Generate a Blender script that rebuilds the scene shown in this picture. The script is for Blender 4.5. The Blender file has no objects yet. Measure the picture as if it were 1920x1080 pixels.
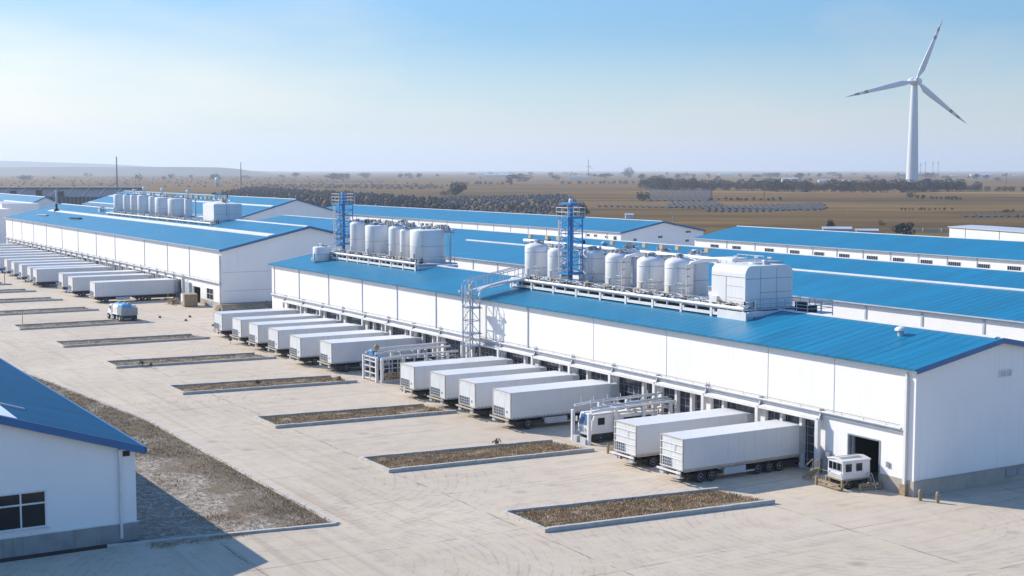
import bpy, math, random
from mathutils import Vector, Matrix
random.seed(11)
SC = bpy.context.scene
COL = SC.collection
PI = math.pi
R = math.radians

# ------------------------------------------------------------------ materials
class NT:
    def __init__(self, name):
        self.m = bpy.data.materials.new(name); self.m.use_nodes = True
        self.nt = self.m.node_tree; self.b = self.nt.nodes['Principled BSDF']
        self._c = None
    def n(self, t, **k):
        nd = self.nt.nodes.new(t)
        for a, v in k.items():
            if a == 'inp':
                for i, x in v.items(): nd.inputs[i].default_value = x
            else: setattr(nd, a, v)
        return nd
    def l(self, a, b): self.nt.links.new(a, b)
    def co(self):
        if not self._c: self._c = self.n('ShaderNodeTexCoord').outputs['Object']
        return self._c
    def geo(self): return self.n('ShaderNodeNewGeometry').outputs['Position']
    def mapping(self, src, scale=(1, 1, 1), rot=(0, 0, 0), loc=(0, 0, 0)):
        mp = self.n('ShaderNodeMapping')
        mp.inputs['Scale'].default_value = scale; mp.inputs['Rotation'].default_value = rot; mp.inputs['Location'].default_value = loc
        self.l(src, mp.inputs['Vector']); return mp.outputs['Vector']
    def rmap(self, src, deg, scale):
        return self.mapping(self.mapping(src, rot=(0, 0, R(deg))), scale)
    def noise(self, src, scale, detail=3, rough=.55, dist=0):
        nd = self.n('ShaderNodeTexNoise')
        nd.inputs['Scale'].default_value = scale; nd.inputs['Detail'].default_value = detail
        nd.inputs['Roughness'].default_value = rough; nd.inputs['Distortion'].default_value = dist
        self.l(src, nd.inputs['Vector']); return nd.outputs['Fac']
    def math(self, op, a, b=None, c=None, clamp=False):
        nd = self.n('ShaderNodeMath', operation=op, use_clamp=clamp)
        for i, x in enumerate((a, b, c)):
            if x is None: continue
            if isinstance(x, (int, float)): nd.inputs[i].default_value = x
            else: self.l(x, nd.inputs[i])
        return nd.outputs[0]
    def ramp(self, fac, stops):
        nd = self.n('ShaderNodeValToRGB'); e = nd.color_ramp.elements
        while len(e) < len(stops): e.new(.5)
        for el, (p, c) in zip(e, stops):
            el.position = p; el.color = (c, c, c, 1) if isinstance(c, (int, float)) else tuple(c) + (1,)
        self.l(fac, nd.inputs[0]); return nd.outputs['Color']
    def mix(self, fac, a, b, mode='MIX'):
        nd = self.n('ShaderNodeMix', data_type='RGBA', blend_type=mode)
        if isinstance(fac, (int, float)): nd.inputs[0].default_value = fac
        else: self.l(fac, nd.inputs[0])
        for i, x in ((6, a), (7, b)):
            if isinstance(x, tuple): nd.inputs[i].default_value = x + (1,) if len(x) == 3 else x
            else: self.l(x, nd.inputs[i])
        return nd.outputs[2]
    def sep(self, src):
        nd = self.n('ShaderNodeSeparateXYZ'); self.l(src, nd.inputs[0]); return nd.outputs
    def bump(self, h, strength=.3, dist=.05):
        nd = self.n('ShaderNodeBump'); nd.inputs['Strength'].default_value = strength; nd.inputs['Distance'].default_value = dist
        self.l(h, nd.inputs['Height']); self.l(nd.outputs[0], self.b.inputs['Normal'])
    def fin(self, col, rough=.6, metal=0, spec=.4):
        if isinstance(col, tuple): self.b.inputs['Base Color'].default_value = col + (1,)
        else: self.l(col, self.b.inputs['Base Color'])
        if isinstance(rough, (int, float)): self.b.inputs['Roughness'].default_value = rough
        else: self.l(rough, self.b.inputs['Roughness'])
        self.b.inputs['Metallic'].default_value = metal; self.b.inputs['Specular IOR Level'].default_value = spec
        return self.m

def sc3(c, k): return tuple(min(1, x * k) for x in c)

def paint(name, c, rough=.5, var=.12, scale=.6, metal=0, spec=.4, dirt=None, damt=.25, rnd=0, streak=True):
    """painted or plain surface with soft wear and vertical dirt streaks"""
    t = NT(name); co = t.co()
    if rnd:
        of = t.n('ShaderNodeVectorMath', operation='ADD'); rn = t.n('ShaderNodeObjectInfo').outputs['Random']
        t.l(co, of.inputs[0]); t.l(t.math('MULTIPLY', rn, 140.), of.inputs[1]); co = of.outputs[0]
    f = t.noise(co, scale, 4)
    col = t.mix(t.ramp(f, [(.3, 0.), (.7, 1.)]), sc3(c, 1 - var), sc3(c, 1 + var * .5))
    if dirt:
        s = t.noise(t.mapping(co, (2.2, 2.2, .12) if streak else (1, 1, 1)), 1.3, 4, .65)
        g = t.noise(co, .35, 3)
        mk = t.math('MULTIPLY', t.ramp(s, [(.52, 0.), (.75, 1.)]), t.ramp(g, [(.4, 0.), (.65, 1.)]))
        col = t.mix(t.math('MULTIPLY', mk, damt), col, dirt)
    if rnd:
        oi = t.n('ShaderNodeObjectInfo').outputs['Random']
        col = t.mix(t.math('MULTIPLY', oi, rnd), col, sc3(c, .72))
    return t.fin(col, rough, metal, spec)

def roofmat(name, c, rough=.42, gap=1.3, spec=.28):
    t = NT(name); co = t.co(); x, y, z = t.sep(co)
    w = t.noise(t.mapping(co, (.05, .12, .1)), 1., 2)
    xx = t.math('ADD', x, t.math('MULTIPLY', w, .9))
    fr = t.math('FRACT', t.math('DIVIDE', xx, gap))
    seam = t.math('GREATER_THAN', fr, .89)
    br = t.noise(t.mapping(co, (.7, .06, .06)), 1.0, 3, .6)
    sheet = t.n('ShaderNodeTexWhiteNoise', noise_dimensions='1D')
    t.l(t.math('FLOOR', t.math('DIVIDE', xx, gap)), sheet.inputs['W'])
    col = t.mix(t.ramp(br, [(.3, 0.), (.72, 1.)]), sc3(c, .78), sc3(c, 1.22))
    col = t.mix(t.math('MULTIPLY', sheet.outputs[0], .38), col, sc3(c, .72))
    big = t.noise(co, .06, 3)
    col = t.mix(t.math('MULTIPLY', t.ramp(big, [(.45, 0.), (.75, 1.)]), .22), col, sc3(c, 1.45))
    sm = t.math('MULTIPLY', seam, t.ramp(t.noise(t.mapping(co, (.3, .1, .1)), 1, 2), [(.36, .35), (.6, 1.)]))
    col = t.mix(sm, col, sc3(c, .30))
    rib = t.math('SINE', t.math('MULTIPLY', xx, 2 * PI / .4))
    t.bump(rib, .12, .03)
    return t.fin(col, t.ramp(br, [(.3, rough - .08), (.7, rough + .1)]), 0, spec)

def wallmat(name, c, rib=.55, dirt=(.42, .4, .38), damt=.3):
    t = NT(name); co = t.co(); x, y, z = t.sep(co)
    f = t.noise(co, .18, 4)
    col = t.mix(t.ramp(f, [(.3, 0.), (.7, 1.)]), sc3(c, .95), c)
    s = t.noise(t.mapping(co, (1.6, 1.6, .07)), 1.2, 4, .65)
    g = t.noise(co, .12, 3)
    mk = t.math('MULTIPLY', t.ramp(s, [(.5, 0.), (.8, 1.)]), t.ramp(g, [(.38, 0.), (.7, 1.)]))
    col = t.mix(t.math('MULTIPLY', mk, damt), col, dirt)
    h = t.math('SINE', t.math('MULTIPLY', t.math('ADD', x, y), 2 * PI / rib))
    t.bump(h, .09, .02)
    return t.fin(col, .5, 0, .3)

M = {}
WHITE = (.86, .83, .795)
M['wall'] = wallmat('white_wall_panel', WHITE)
M['wallshed'] = wallmat('white_shed_panel', (.70, .71, .72), .6)
M['roof'] = roofmat('blue_steel_roof', (.003, .178, .315))
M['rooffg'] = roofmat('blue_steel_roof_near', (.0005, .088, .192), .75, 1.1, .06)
M['fascia'] = paint('blue_fascia', (.018, .13, .30), .4, .1)
M['white'] = paint('white_paint', (.74, .715, .69), .45, .1, .8, dirt=(.4, .36, .3), damt=.35)
M['tank'] = paint('tank_white', (.76, .735, .705), .42, .06, .3, dirt=(.45, .43, .4), damt=.35)
M['trailer'] = paint('trailer_white', (.69, .68, .67), .4, .05, .4, dirt=(.36, .29, .21), damt=.5, rnd=.3)
M['door'] = paint('trailer_door', (.66, .67, .67), .45, .06, 1.2, dirt=(.4, .34, .27), damt=.4)
M['tan'] = paint('tan_trim', (.40, .31, .21), .6, .25, 2.)
M['beige'] = paint('beige_trim', (.50, .43, .34), .6, .2, 2.)
M['tanbar'] = paint('tan_timber', (.33, .25, .15), .7, .3, 2.5)
M['grey'] = paint('grey_steel', (.30, .32, .35), .45, .15, 1.5, .2)
M['lgrey'] = paint('light_grey_steel', (.48, .50, .53), .45, .15, 1.)
M['dark'] = paint('dark_underbody', (.022, .024, .028), .7, .3, 2.)
M['void'] = paint('dark_opening', (.018, .021, .026), .8, .3, .6)
M['rubber'] = paint('tyre_rubber', (.020, .020, .022), .85, .3, 3.)
M['rim'] = paint('wheel_rim', (.34, .36, .38), .4, .2, 4., .5)
M['glass'] = paint('window_glass', (.012, .016, .022), .12, .3, .3, 0, .3)
M['bluglass'] = paint('blue_windscreen', (.03, .12, .26), .1, .3, 1., 0, .8)
M['grille'] = paint('grey_grille', (.085, .095, .115), .5, .3, 2.)
M['dockglass'] = paint('dock_glazing', (.030, .040, .058), .25, .5, .5, 0, .5)
M['blue'] = paint('blue_steel', (.025, .22, .48), .4, .15, 1.)
M['cyan'] = paint('pale_blue_paint', (.30, .50, .68), .4, .1, 1.)
M['bluedrum'] = paint('blue_plastic', (.02, .16, .45), .4, .15, 2.)
M['plinth'] = paint('concrete_plinth', (.40, .355, .30), .85, .15, .8, dirt=(.2, .17, .14), damt=.5)
M['plinthg'] = paint('grey_concrete_plinth', (.30, .30, .29), .85, .2, .8, dirt=(.12, .11, .1), damt=.6)
M['kerb'] = paint('concrete_kerb', (.52, .48, .43), .85, .2, 1.5, dirt=(.2, .18, .15), damt=.5, streak=False)
M['soil'] = paint('dry_soil', (.27, .205, .135), .95, .3, 1.2, dirt=(.3, .26, .21), damt=.5, streak=False)
M['grass'] = paint('dry_grass', (.48, .335, .19), .9, .35, .8, spec=.1)
M['turf'] = paint('dull_turf', (.40, .295, .175), .9, .35, .8, spec=.1)
M['weed'] = paint('brown_weed', (.20, .15, .085), .9, .4, 3., spec=.1)
M['stone'] = paint('gravel_stone', (.40, .345, .285), .9, .3, 3., spec=.2)
M['rubble'] = paint('earth_rubble', (.30, .23, .16), .95, .4, .8, spec=.1)
M['bark'] = paint('bark', (.09, .07, .055), .9, .3, 3.)
M['leafd'] = paint('leaf_dark', (.030, .038, .036), .8, .4, .5, spec=.2)
M['leafb'] = paint('leaf_autumn', (.17, .118, .06), .8, .4, .4, spec=.2)
M['leafg'] = paint('leaf_greygreen', (.082, .080, .064), .8, .4, .4, spec=.2)
M['orch'] = paint('orchard_leaf', (.034, .040, .048), .85, .45, .05, spec=.1)
M['orchg'] = paint('orchard_grey_leaf', (.085, .092, .105), .85, .3, .03, spec=.1)
M['cover'] = paint('grey_row_cover', (.030, .040, .056), .7, .3, .03, spec=.15)
M['turb'] = paint('turbine_white', (.66, .67, .68), .4, .04, .05)
M['red'] = paint('dull_red_band', (.22, .11, .08), .5, .1)
M['creambox'] = paint('cream_box', (.50, .40, .26), .6, .15, 2.)
M['crate'] = paint('timber_crate', (.36, .27, .17), .75, .3, 3.)
M['polemat'] = paint('dark_pole', (.06, .06, .065), .7, .2)
M['paleconc'] = paint('pale_pole', (.42, .38, .33), .8, .2)
M['darkshed'] = paint('dark_shed_glazing', (.02, .03, .045), .35, .5, .05)
M['plastic'] = paint('pale_plastic_sheet', (.50, .54, .58), .5, .2, .3)
M['skylight'] = paint('skylight_panel', (.72, .76, .80), .3, .1, .5)

def yardmat():
    t = NT('worn_concrete_yard'); co = t.geo(); x, y, z = t.sep(co)
    base = (.57, .468, .352)
    n1 = t.noise(co, .045, 4); n2 = t.noise(co, .5, 5, .65); n3 = t.noise(co, 5., 3, .6)
    col = t.mix(t.ramp(n1, [(.3, 0.), (.7, 1.)]), sc3(base, .88), sc3(base, 1.08))
    col = t.mix(t.math('MULTIPLY', t.ramp(n2, [(.45, 0.), (.75, 1.)]), .38), col, (.33, .265, .215))
    col = t.mix(t.math('MULTIPLY', t.ramp(n3, [(.5, 0.), (.72, 1.)]), .2), col, (.27, .225, .19))
    # tyre smears: long ones down the lane, cross ones in the bays
    s1 = t.noise(t.mapping(co, (.035, 1.3, 1)), 1., 4, .6, .6)
    s2 = t.noise(t.mapping(co, (1.5, .05, 1), (0, 0, R(6))), 1., 4, .6, .8)
    bay = t.ramp(t.math('DIVIDE', t.math('SUBTRACT', y, 48.), 8.), [(0., 0.), (1., 1.)])
    sm = t.mix(bay, s1, s2)
    col = t.mix(t.math('MULTIPLY', t.ramp(sm, [(.50, 0.), (.66, 1.)]), .34), col, (.56, .495, .44))
    col = t.mix(t.math('MULTIPLY', t.ramp(sm, [(.30, 1.), (.45, 0.)]), .32), col, (.27, .215, .175))
    # turning arcs
    for cx, cy, sc_ in ((-112., 40., 3.2), (-86., 34., 4.0), (-150., 66., 3.0), (-76., 78., 3.6), (-205., 52., 3.5)):
        wv = t.n('ShaderNodeTexWave', wave_type='RINGS', rings_direction='Z')
        wv.inputs['Scale'].default_value = .11 * sc_; wv.inputs['Distortion'].default_value = 3.5; wv.inputs['Detail'].default_value = 3
        wv.inputs['Detail Scale'].default_value = .8
        t.l(t.mapping(co, loc=(-cx, -cy, 0)), wv.inputs['Vector'])
        dd = t.n('ShaderNodeVectorMath', operation='DISTANCE'); t.l(co, dd.inputs[0]); dd.inputs[1].default_value = (cx, cy, 0)
        mk = t.ramp(t.math('DIVIDE', dd.outputs['Value'], 30.), [(.15, 0.), (.4, 1.), (.6, 1.), (.95, 0.)])
        lines = t.ramp(wv.outputs['Fac'], [(.86, 0.), (.98, 1.)])
        lines = t.math('MULTIPLY', lines, t.ramp(n2, [(.42, 0.), (.62, 1.)]))
        col = t.mix(t.math('MULTIPLY', t.math('MULTIPLY', mk, lines), .38), col, (.24, .19, .155))
    # slab joints with broken dark filling
    wob = t.math('MULTIPLY', t.math('SUBTRACT', t.noise(co, .25, 4, .7), .5), .7)
    brk = t.ramp(t.noise(co, .4, 3, .6), [(.40, 0.), (.58, 1.)])
    def joint(v, pitch, off, wdt):
        f = t.math('ABSOLUTE', t.math('SUBTRACT', t.math('FRACT', t.math('DIVIDE', t.math('ADD', t.math('ADD', v, wob), off), pitch)), .5))
        return t.math('LESS_THAN', f, wdt / pitch)
    jx = joint(x, 12.75, 87. + 6.375, .06); jy = joint(y, 21., -52.8 + 10.5, .075)
    j = t.math('MULTIPLY', t.math('MAXIMUM', jx, jy), brk)
    col = t.mix(t.math('MULTIPLY', j, .6), col, (.11, .09, .075))
    # small stains
    v = t.n('ShaderNodeTexVoronoi'); v.inputs['Scale'].default_value = .16; t.l(co, v.inputs['Vector'])
    st = t.ramp(t.math('ADD', v.outputs['Distance'], t.math('MULTIPLY', n2, .25)), [(.14, 1.), (.26, 0.)])
    col = t.mix(t.math('MULTIPLY', st, .5), col, (.22, .18, .15))
    t.bump(t.math('ADD', n3, t.math('MULTIPLY', n2, 1.)), .35, .04)
    return t.fin(col, .9, 0, .2)
M['yard'] = yardmat()

def fieldmat():
    t = NT('dry_field'); co = t.geo()
    v = t.n('ShaderNodeTexVoronoi', distance='CHEBYCHEV'); v.inputs['Scale'].default_value = 1.; v.inputs['Randomness'].default_value = .95
    wb = t.n('ShaderNodeTexNoise'); wb.inputs['Scale'].default_value = 1 / 180.; wb.inputs['Detail'].default_value = 3; t.l(co, wb.inputs['Vector'])
    wv = t.n('ShaderNodeVectorMath', operation='MULTIPLY_ADD'); t.l(t.rmap(co, -145., (1 / 150., 1 / 330., 1)), wv.inputs[2]); t.l(wb.outputs['Color'], wv.inputs[0]); wv.inputs[1].default_value = (1.1, .8, 0)
    t.l(wv.outputs[0], v.inputs['Vector'])
    r, g, b = t.sep(v.outputs['Color'])
    rr_ = t.ramp(r, [(0., (.125, .108, .062)), (.18, (.215, .150, .082)), (.36, (.150, .112, .068)), (.52, (.070, .064, .052)), (.64, (.185, .150, .105)), (.80, (.110, .088, .056)), (.92, (.265, .205, .135)), (1., (.085, .080, .060))])
    col = rr_
    for (sx, sy, lo, hi, amt, cc) in ((1 / 60., 1 / 600., .46, .60, .75, (.058, .046, .030)), (1 / 34., 1 / 330., .55, .66, .5, (.052, .044, .033)), (1 / 45., 1 / 420., .56, .70, .6, (.25, .20, .135)), (1 / 14., 1 / 70., .52, .7, .4, (.075, .058, .038))):
        st = t.noise(t.rmap(co, -149.2 + 40 * sx, (sx, sy, 1)), 1., 4, .6, .4)
        col = t.mix(t.math('MULTIPLY', t.ramp(st, [(lo, 0.), (hi, 1.)]), amt), col, cc)
    n2 = t.noise(co, .02, 5, .65)
    col = t.mix(t.math('MULTIPLY', t.ramp(n2, [(.45, 0.), (.7, 1.)]), .2), col, (.20, .15, .09))
    col = t.mix(1., col, (1.16, .88, .47), 'MULTIPLY')
    return t.fin(col, .95, 0, .05)
M['field'] = fieldmat()

def gravelmat():
    t = NT('gravel_and_dry_turf'); co = t.geo()
    a = t.noise(co, 3.5, 4, .7); v = t.n('ShaderNodeTexVoronoi'); v.inputs['Scale'].default_value = 2.6; t.l(co, v.inputs['Vector'])
    r, g, b = t.sep(v.outputs['Color'])
    col = t.ramp(r, [(0., (.22, .18, .14)), (.6, (.33, .275, .22)), (1., (.45, .385, .315))])
    col = t.mix(t.math('MULTIPLY', t.ramp(a, [(.5, 0.), (.7, 1.)]), .5), col, (.14, .11, .08))
    x, y, z = t.sep(co)
    pt = t.noise(t.mapping(co, (.16, .3, 1)), 1., 4, .6)
    edge = t.math('DIVIDE', t.math('SUBTRACT', y, 34.5), 7.)
    pt = t.math('ADD', pt, t.math('MULTIPLY', edge, .22))
    col = t.mix(t.ramp(pt, [(.52, 0.), (.62, .85)]), col, (.17, .125, .08))
    t.bump(t.math('ADD', v.outputs['Distance'], a), .5, .08)
    return t.fin(col, .95, 0, .1)
M['gravel'] = gravelmat()

# ------------------------------------------------------------------ mesh builder
def split(name, mat, T, boxes):
    for b in boxes: MB().box(*b).build(name, mat, T, True)

class MB:
    def __init__(self): self.v = []; self.f = []; self.mi = []; self.sm = []
    def add(self, vs, fs, m=0, smooth=False):
        o = len(self.v); self.v += [tuple(p) for p in vs]
        for q in fs:
            self.f.append(tuple(i + o for i in q)); self.mi.append(m); self.sm.append(smooth)
        return self
    def box(self, x0, x1, y0, y1, z0, z1, m=0):
        vs = [(x0, y0, z0), (x1, y0, z0), (x1, y1, z0), (x0, y1, z0), (x0, y0, z1), (x1, y0, z1), (x1, y1, z1), (x0, y1, z1)]
        return self.add(vs, [(0, 3, 2, 1), (4, 5, 6, 7), (0, 1, 5, 4), (1, 2, 6, 5), (2, 3, 7, 6), (3, 0, 4, 7)], m)
    def hexa(self, b, t, m=0):
        return self.add(list(b) + list(t), [(0, 3, 2, 1), (4, 5, 6, 7), (0, 1, 5, 4), (1, 2, 6, 5), (2, 3, 7, 6), (3, 0, 4, 7)], m)
    def bbox(self, x0, x1, y0, y1, z0, z1, bv=.05, m=0):
        """box with chamfered vertical and top edges"""
        c = bv
        def ring(z, i): return [(x0 + c + i, y0 + i, z), (x1 - c - i, y0 + i, z), (x1 - i, y0 + c + i, z), (x1 - i, y1 - c - i, z), (x1 - c - i, y1 - i, z), (x0 + c + i, y1 - i, z), (x0 + i, y1 - c - i, z), (x0 + i, y0 + c + i, z)]
        vs = ring(z0, 0) + ring(z1 - c, 0) + ring(z1, c * .6)
        fs = [tuple(range(7, -1, -1)), tuple(range(16, 24))]
        for k in (0, 8):
            for i in range(8): fs.append((k + i, k + (i + 1) % 8, k + 8 + (i + 1) % 8, k + 8 + i))
        return self.add(vs, fs, m)
    def beam(self, p, q, w, h=None, m=0):
        p = Vector(p); q = Vector(q); h = h or w; d = (q - p).normalized()
        up = Vector((0, 0, 1)) if abs(d.z) < .95 else Vector((0, 1, 0))
        s = d.cross(up).normalized() * (w / 2); u = s.cross(d).normalized() * (h / 2)
        r = lambda c: [c - s - u, c + s - u, c + s + u, c - s + u]
        return self.add(r(p) + r(q), [(0, 1, 2, 3), (7, 6, 5, 4), (0, 4, 5, 1), (1, 5, 6, 2), (2, 6, 7, 3), (3, 7, 4, 0)], m)
    def tube(self, pts, r, n=8, m=0):
        pts = [Vector(p) for p in pts]; rings = []
        for i, p in enumerate(pts):
            d = ((pts[i] - pts[i - 1]).normalized() if i else Vector()) + ((pts[i + 1] - pts[i]).normalized() if i < len(pts) - 1 else Vector())
            d = d.normalized()
            up = Vector((0, 0, 1)) if abs(d.z) < .9 else Vector((0, 1, 0))
            s = d.cross(up).normalized(); u = s.cross(d).normalized()
            rr = r[i] if isinstance(r, (list, tuple)) else r
            rings.append([p + (s * math.cos(2 * PI * k / n) + u * math.sin(2 * PI * k / n)) * rr for k in range(n)])
        vs = [v for g in rings for v in g]; o = len(self.v)
        self.add(vs, [(a * n + k, a * n + (k + 1) % n, (a + 1) * n + (k + 1) % n, (a + 1) * n + k) for a in range(len(pts) - 1) for k in range(n)], m, True)
        self.add(rings[0], [tuple(range(n - 1, -1, -1))], m); self.add(rings[-1], [tuple(range(n))], m)
        return self
    def lathe(self, c, prof, n=24, m=0, axis='z', smooth=True):
        vs = []
        for r, z in prof:
            for k in range(n):
                a = 2 * PI * k / n; x, y = r * math.cos(a), r * math.sin(a)
                vs.append((c[0] + x, c[1] + y, c[2] + z) if axis == 'z' else ((c[0] + z, c[1] + x, c[2] + y) if axis == 'x' else (c[0] + y, c[1] + z, c[2] + x)))
        P = len(prof)
        self.add(vs, [(a * n + k, a * n + (k + 1) % n, (a + 1) * n + (k + 1) % n, (a + 1) * n + k) for a in range(P - 1) for k in range(n)], m, smooth)
        self.add(vs[:n], [tuple(range(n - 1, -1, -1))], m); self.add(vs[-n:], [tuple(range(n))], m)
        return self
    def prism(self, poly, a0, a1, axis='x', m=0):
        f = {'x': lambda p, a: (a, p[0], p[1]), 'y': lambda p, a: (p[0], a, p[1]), 'z': lambda p, a: (p[0], p[1], a)}[axis]
        n = len(poly)
        return self.add([f(p, a0) for p in poly] + [f(p, a1) for p in poly],
                        [tuple(range(n - 1, -1, -1)), tuple(range(n, 2 * n))] + [(i, (i + 1) % n, n + (i + 1) % n, n + i) for i in range(n)], m)
    def wallx(self, x0, x1, y0, y1, z0, z1, ops=(), m=0):
        """wall panel along x, split round its openings (xa, xb, za, zb)"""
        xs = sorted({x0, x1} | {o[0] for o in ops} | {o[1] for o in ops}); xs = [x for x in xs if x0 <= x <= x1]
        for a, b in zip(xs, xs[1:]):
            mid = (a + b) / 2; hs = sorted((o[2], o[3]) for o in ops if o[0] < mid < o[1]); z = z0
            for h0, h1 in hs:
                if h0 > z + 1e-4: self.box(a, b, y0, y1, z, min(h0, z1), m)
                z = max(z, h1)
            if z < z1 - 1e-4: self.box(a, b, y0, y1, z, z1, m)
        return self
    def mesh(self, name):
        me = bpy.data.meshes.new(name); me.from_pydata(self.v, [], self.f)
        me.polygons.foreach_set('use_smooth', self.sm); me.polygons.foreach_set('material_index', self.mi)
        me.validate(); me.update(); return me
    def build(self, name, mats, parent=None, world=False, loc=None):
        if world and parent is not None:
            o = parent.location
            pp = parent.parent
            ox, oy, oz = (o.x, o.y, o.z)
            if pp is not None: ox += pp.location.x; oy += pp.location.y; oz += pp.location.z
            self.v = [(x - ox, y - oy, z - oz) for x, y, z in self.v]
        me = self.mesh(name)
        for mm in (mats if isinstance(mats, (list, tuple)) else [mats]): me.materials.append(M[mm])
        return link(name, me, parent, loc)

def link(name, data, parent=None, loc=None):
    o = bpy.data.objects.new(name, data); COL.objects.link(o)
    if parent is not None: o.parent = parent
    if loc: o.location = loc
    return o

def tag(o, label, cat, group=None, kind=None):
    if label: o['label'] = label
    if cat: o['category'] = cat
    if group: o['group'] = group
    if kind: o['kind'] = kind
    return o

def thing(name, label, cat, loc=(0, 0, 0), rz=0, group=None):
    o = bpy.data.objects.new(name, None); COL.objects.link(o); o.empty_display_size = .1
    o.location = loc; o.rotation_euler = (0, 0, rz)
    return tag(o, label, cat, group)

KIDS = {}
def dup(root, loc, rz=0, label=None, group=None, scale=None, name=None):
    """copy of a thing with copies of its parts and sub-parts"""
    if root.name not in KIDS: KIDS[root.name] = [(c, list(c.children)) for c in root.children]
    r = root.copy(); COL.objects.link(r); r.location = loc; r.rotation_euler = (0, 0, rz)
    if scale: r.scale = scale if isinstance(scale, tuple) else (scale,) * 3
    if label: r['label'] = label
    if group: r['group'] = group
    for c, sub in KIDS[root.name]:
        k = c.copy(); COL.objects.link(k); k.parent = r
        for s in sub:
            q = s.copy(); COL.objects.link(q); q.parent = k
    return r

ORD = ['nearest', 'second', 'third', 'fourth', 'fifth', 'sixth', 'seventh', 'eighth', 'ninth', 'tenth', 'eleventh', 'twelfth']

# ------------------------------------------------------------------ camera, light, sky, air
cam = bpy.data.cameras.new('camera'); co_ = bpy.data.objects.new('camera', cam); COL.objects.link(co_)
co_.location = (0, 0, 27)
YAW, PITCH = R(30.7816), R(4.9261)
fw = Vector((-math.cos(YAW) * math.cos(PITCH), math.sin(YAW) * math.cos(PITCH), -math.sin(PITCH)))
co_.rotation_euler = fw.to_track_quat('-Z', 'Y').to_euler()
cam.sensor_width = 36; cam.lens = 48.29; cam.clip_start = .5; cam.clip_end = 90000
SC.camera = co_
SUN = Vector((-1.40, -.80, 1.0)).normalized()
sl = bpy.data.lights.new('sun', 'SUN'); sl.energy = 4.25; sl.angle = R(.53); sl.color = (1., .935, .83)
so = bpy.data.objects.new('sun', sl); COL.objects.link(so)
so.rotation_euler = SUN.to_track_quat('Z', 'Y').to_euler(); so.location = (-60, -40, 90)
W = bpy.data.worlds.new('World'); SC.world = W; W.use_nodes = True
nt = W.node_tree; bg = nt.nodes['Background']
sky = nt.nodes.new('ShaderNodeTexSky'); sky.sky_type = 'NISHITA'; sky.sun_disc = False
sky.sun_elevation = math.asin(SUN.z); sky.sun_rotation = math.atan2(SUN.x, SUN.y)
sky.air_density = 1.0; sky.dust_density = .05; sky.ozone_density = 3.5; sky.altitude = 30
tn_ = nt.nodes.new('ShaderNodeMix'); tn_.data_type = 'RGBA'; tn_.blend_type = 'MULTIPLY'; tn_.inputs[0].default_value = 1; nt.links.new(sky.outputs[0], tn_.inputs[6]); 
tc = nt.nodes.new('ShaderNodeTexCoord'); mp = nt.nodes.new('ShaderNodeMapping'); mp.inputs['Scale'].default_value = (1.2, 1.2, 5.)
ns = nt.nodes.new('ShaderNodeTexNoise'); ns.inputs['Scale'].default_value = 2.1; ns.inputs['Detail'].default_value = 5; ns.inputs['Roughness'].default_value = .55
rp = nt.nodes.new('ShaderNodeValToRGB'); rp.color_ramp.elements[0].position = .42; rp.color_ramp.elements[1].position = .72
rp.color_ramp.elements[1].color = (.5, .5, .5, 1)
mx = nt.nodes.new('ShaderNodeMix'); mx.data_type = 'RGBA'; mx.inputs[7].default_value = (8.6, 9.6, 11.0, 1)
nt.links.new(tc.outputs['Generated'], mp.inputs[0]); nt.links.new(mp.outputs[0], ns.inputs['Vector']); nt.links.new(ns.outputs['Fac'], rp.inputs[0])
hs = nt.nodes.new('ShaderNodeHueSaturation'); hs.inputs['Saturation'].default_value = .22; hs.inputs['Value'].default_value = 1.0; nt.links.new(tn_.outputs[2], hs.inputs['Color'])
lav = nt.nodes.new('ShaderNodeMix'); lav.data_type = 'RGBA'; lav.blend_type = 'MULTIPLY'; lav.inputs[0].default_value = 1; lav.inputs[7].default_value = (1.32, 1.145, .90, 1); nt.links.new(hs.outputs[0], lav.inputs[6]); nt.links.new(lav.outputs[2], mx.inputs[7])
sz = nt.nodes.new('ShaderNodeSeparateXYZ'); nt.links.new(tc.outputs['Generated'], sz.inputs[0])
hi = nt.nodes.new('ShaderNodeMapRange'); hi.inputs['From Min'].default_value = .10; hi.inputs['From Max'].default_value = .42; nt.links.new(sz.outputs[2], hi.inputs['Value'])
tm = nt.nodes.new('ShaderNodeMix'); tm.data_type = 'RGBA'; tm.inputs[6].default_value = (.52, .79, .97, 1); tm.inputs[7].default_value = (.62, 1.52, 2.10, 1); nt.links.new(hi.outputs[0], tm.inputs[0]); nt.links.new(tm.outputs[2], tn_.inputs[7])
mr = nt.nodes.new('ShaderNodeMapRange'); mr.inputs['From Min'].default_value = .0; mr.inputs['From Max'].default_value = .118; mr.inputs['To Min'].default_value = .86; mr.inputs['To Max'].default_value = -.22; nt.links.new(sz.outputs[2], mr.inputs['Value'])
dp = nt.nodes.new('ShaderNodeVectorMath'); dp.operation = 'DOT_PRODUCT'; nt.links.new(tc.outputs['Generated'], dp.inputs[0]); dp.inputs[1].default_value = SUN
au = nt.nodes.new('ShaderNodeMapRange'); au.inputs['From Min'].default_value = .46; au.inputs['From Max'].default_value = .78; au.inputs['To Max'].default_value = .30; nt.links.new(dp.outputs['Value'], au.inputs['Value'])
a0 = nt.nodes.new('ShaderNodeMath'); a0.operation = 'ADD'; nt.links.new(au.outputs[0], a0.inputs[0]); nt.links.new(rp.outputs[0], a0.inputs[1])
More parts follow.
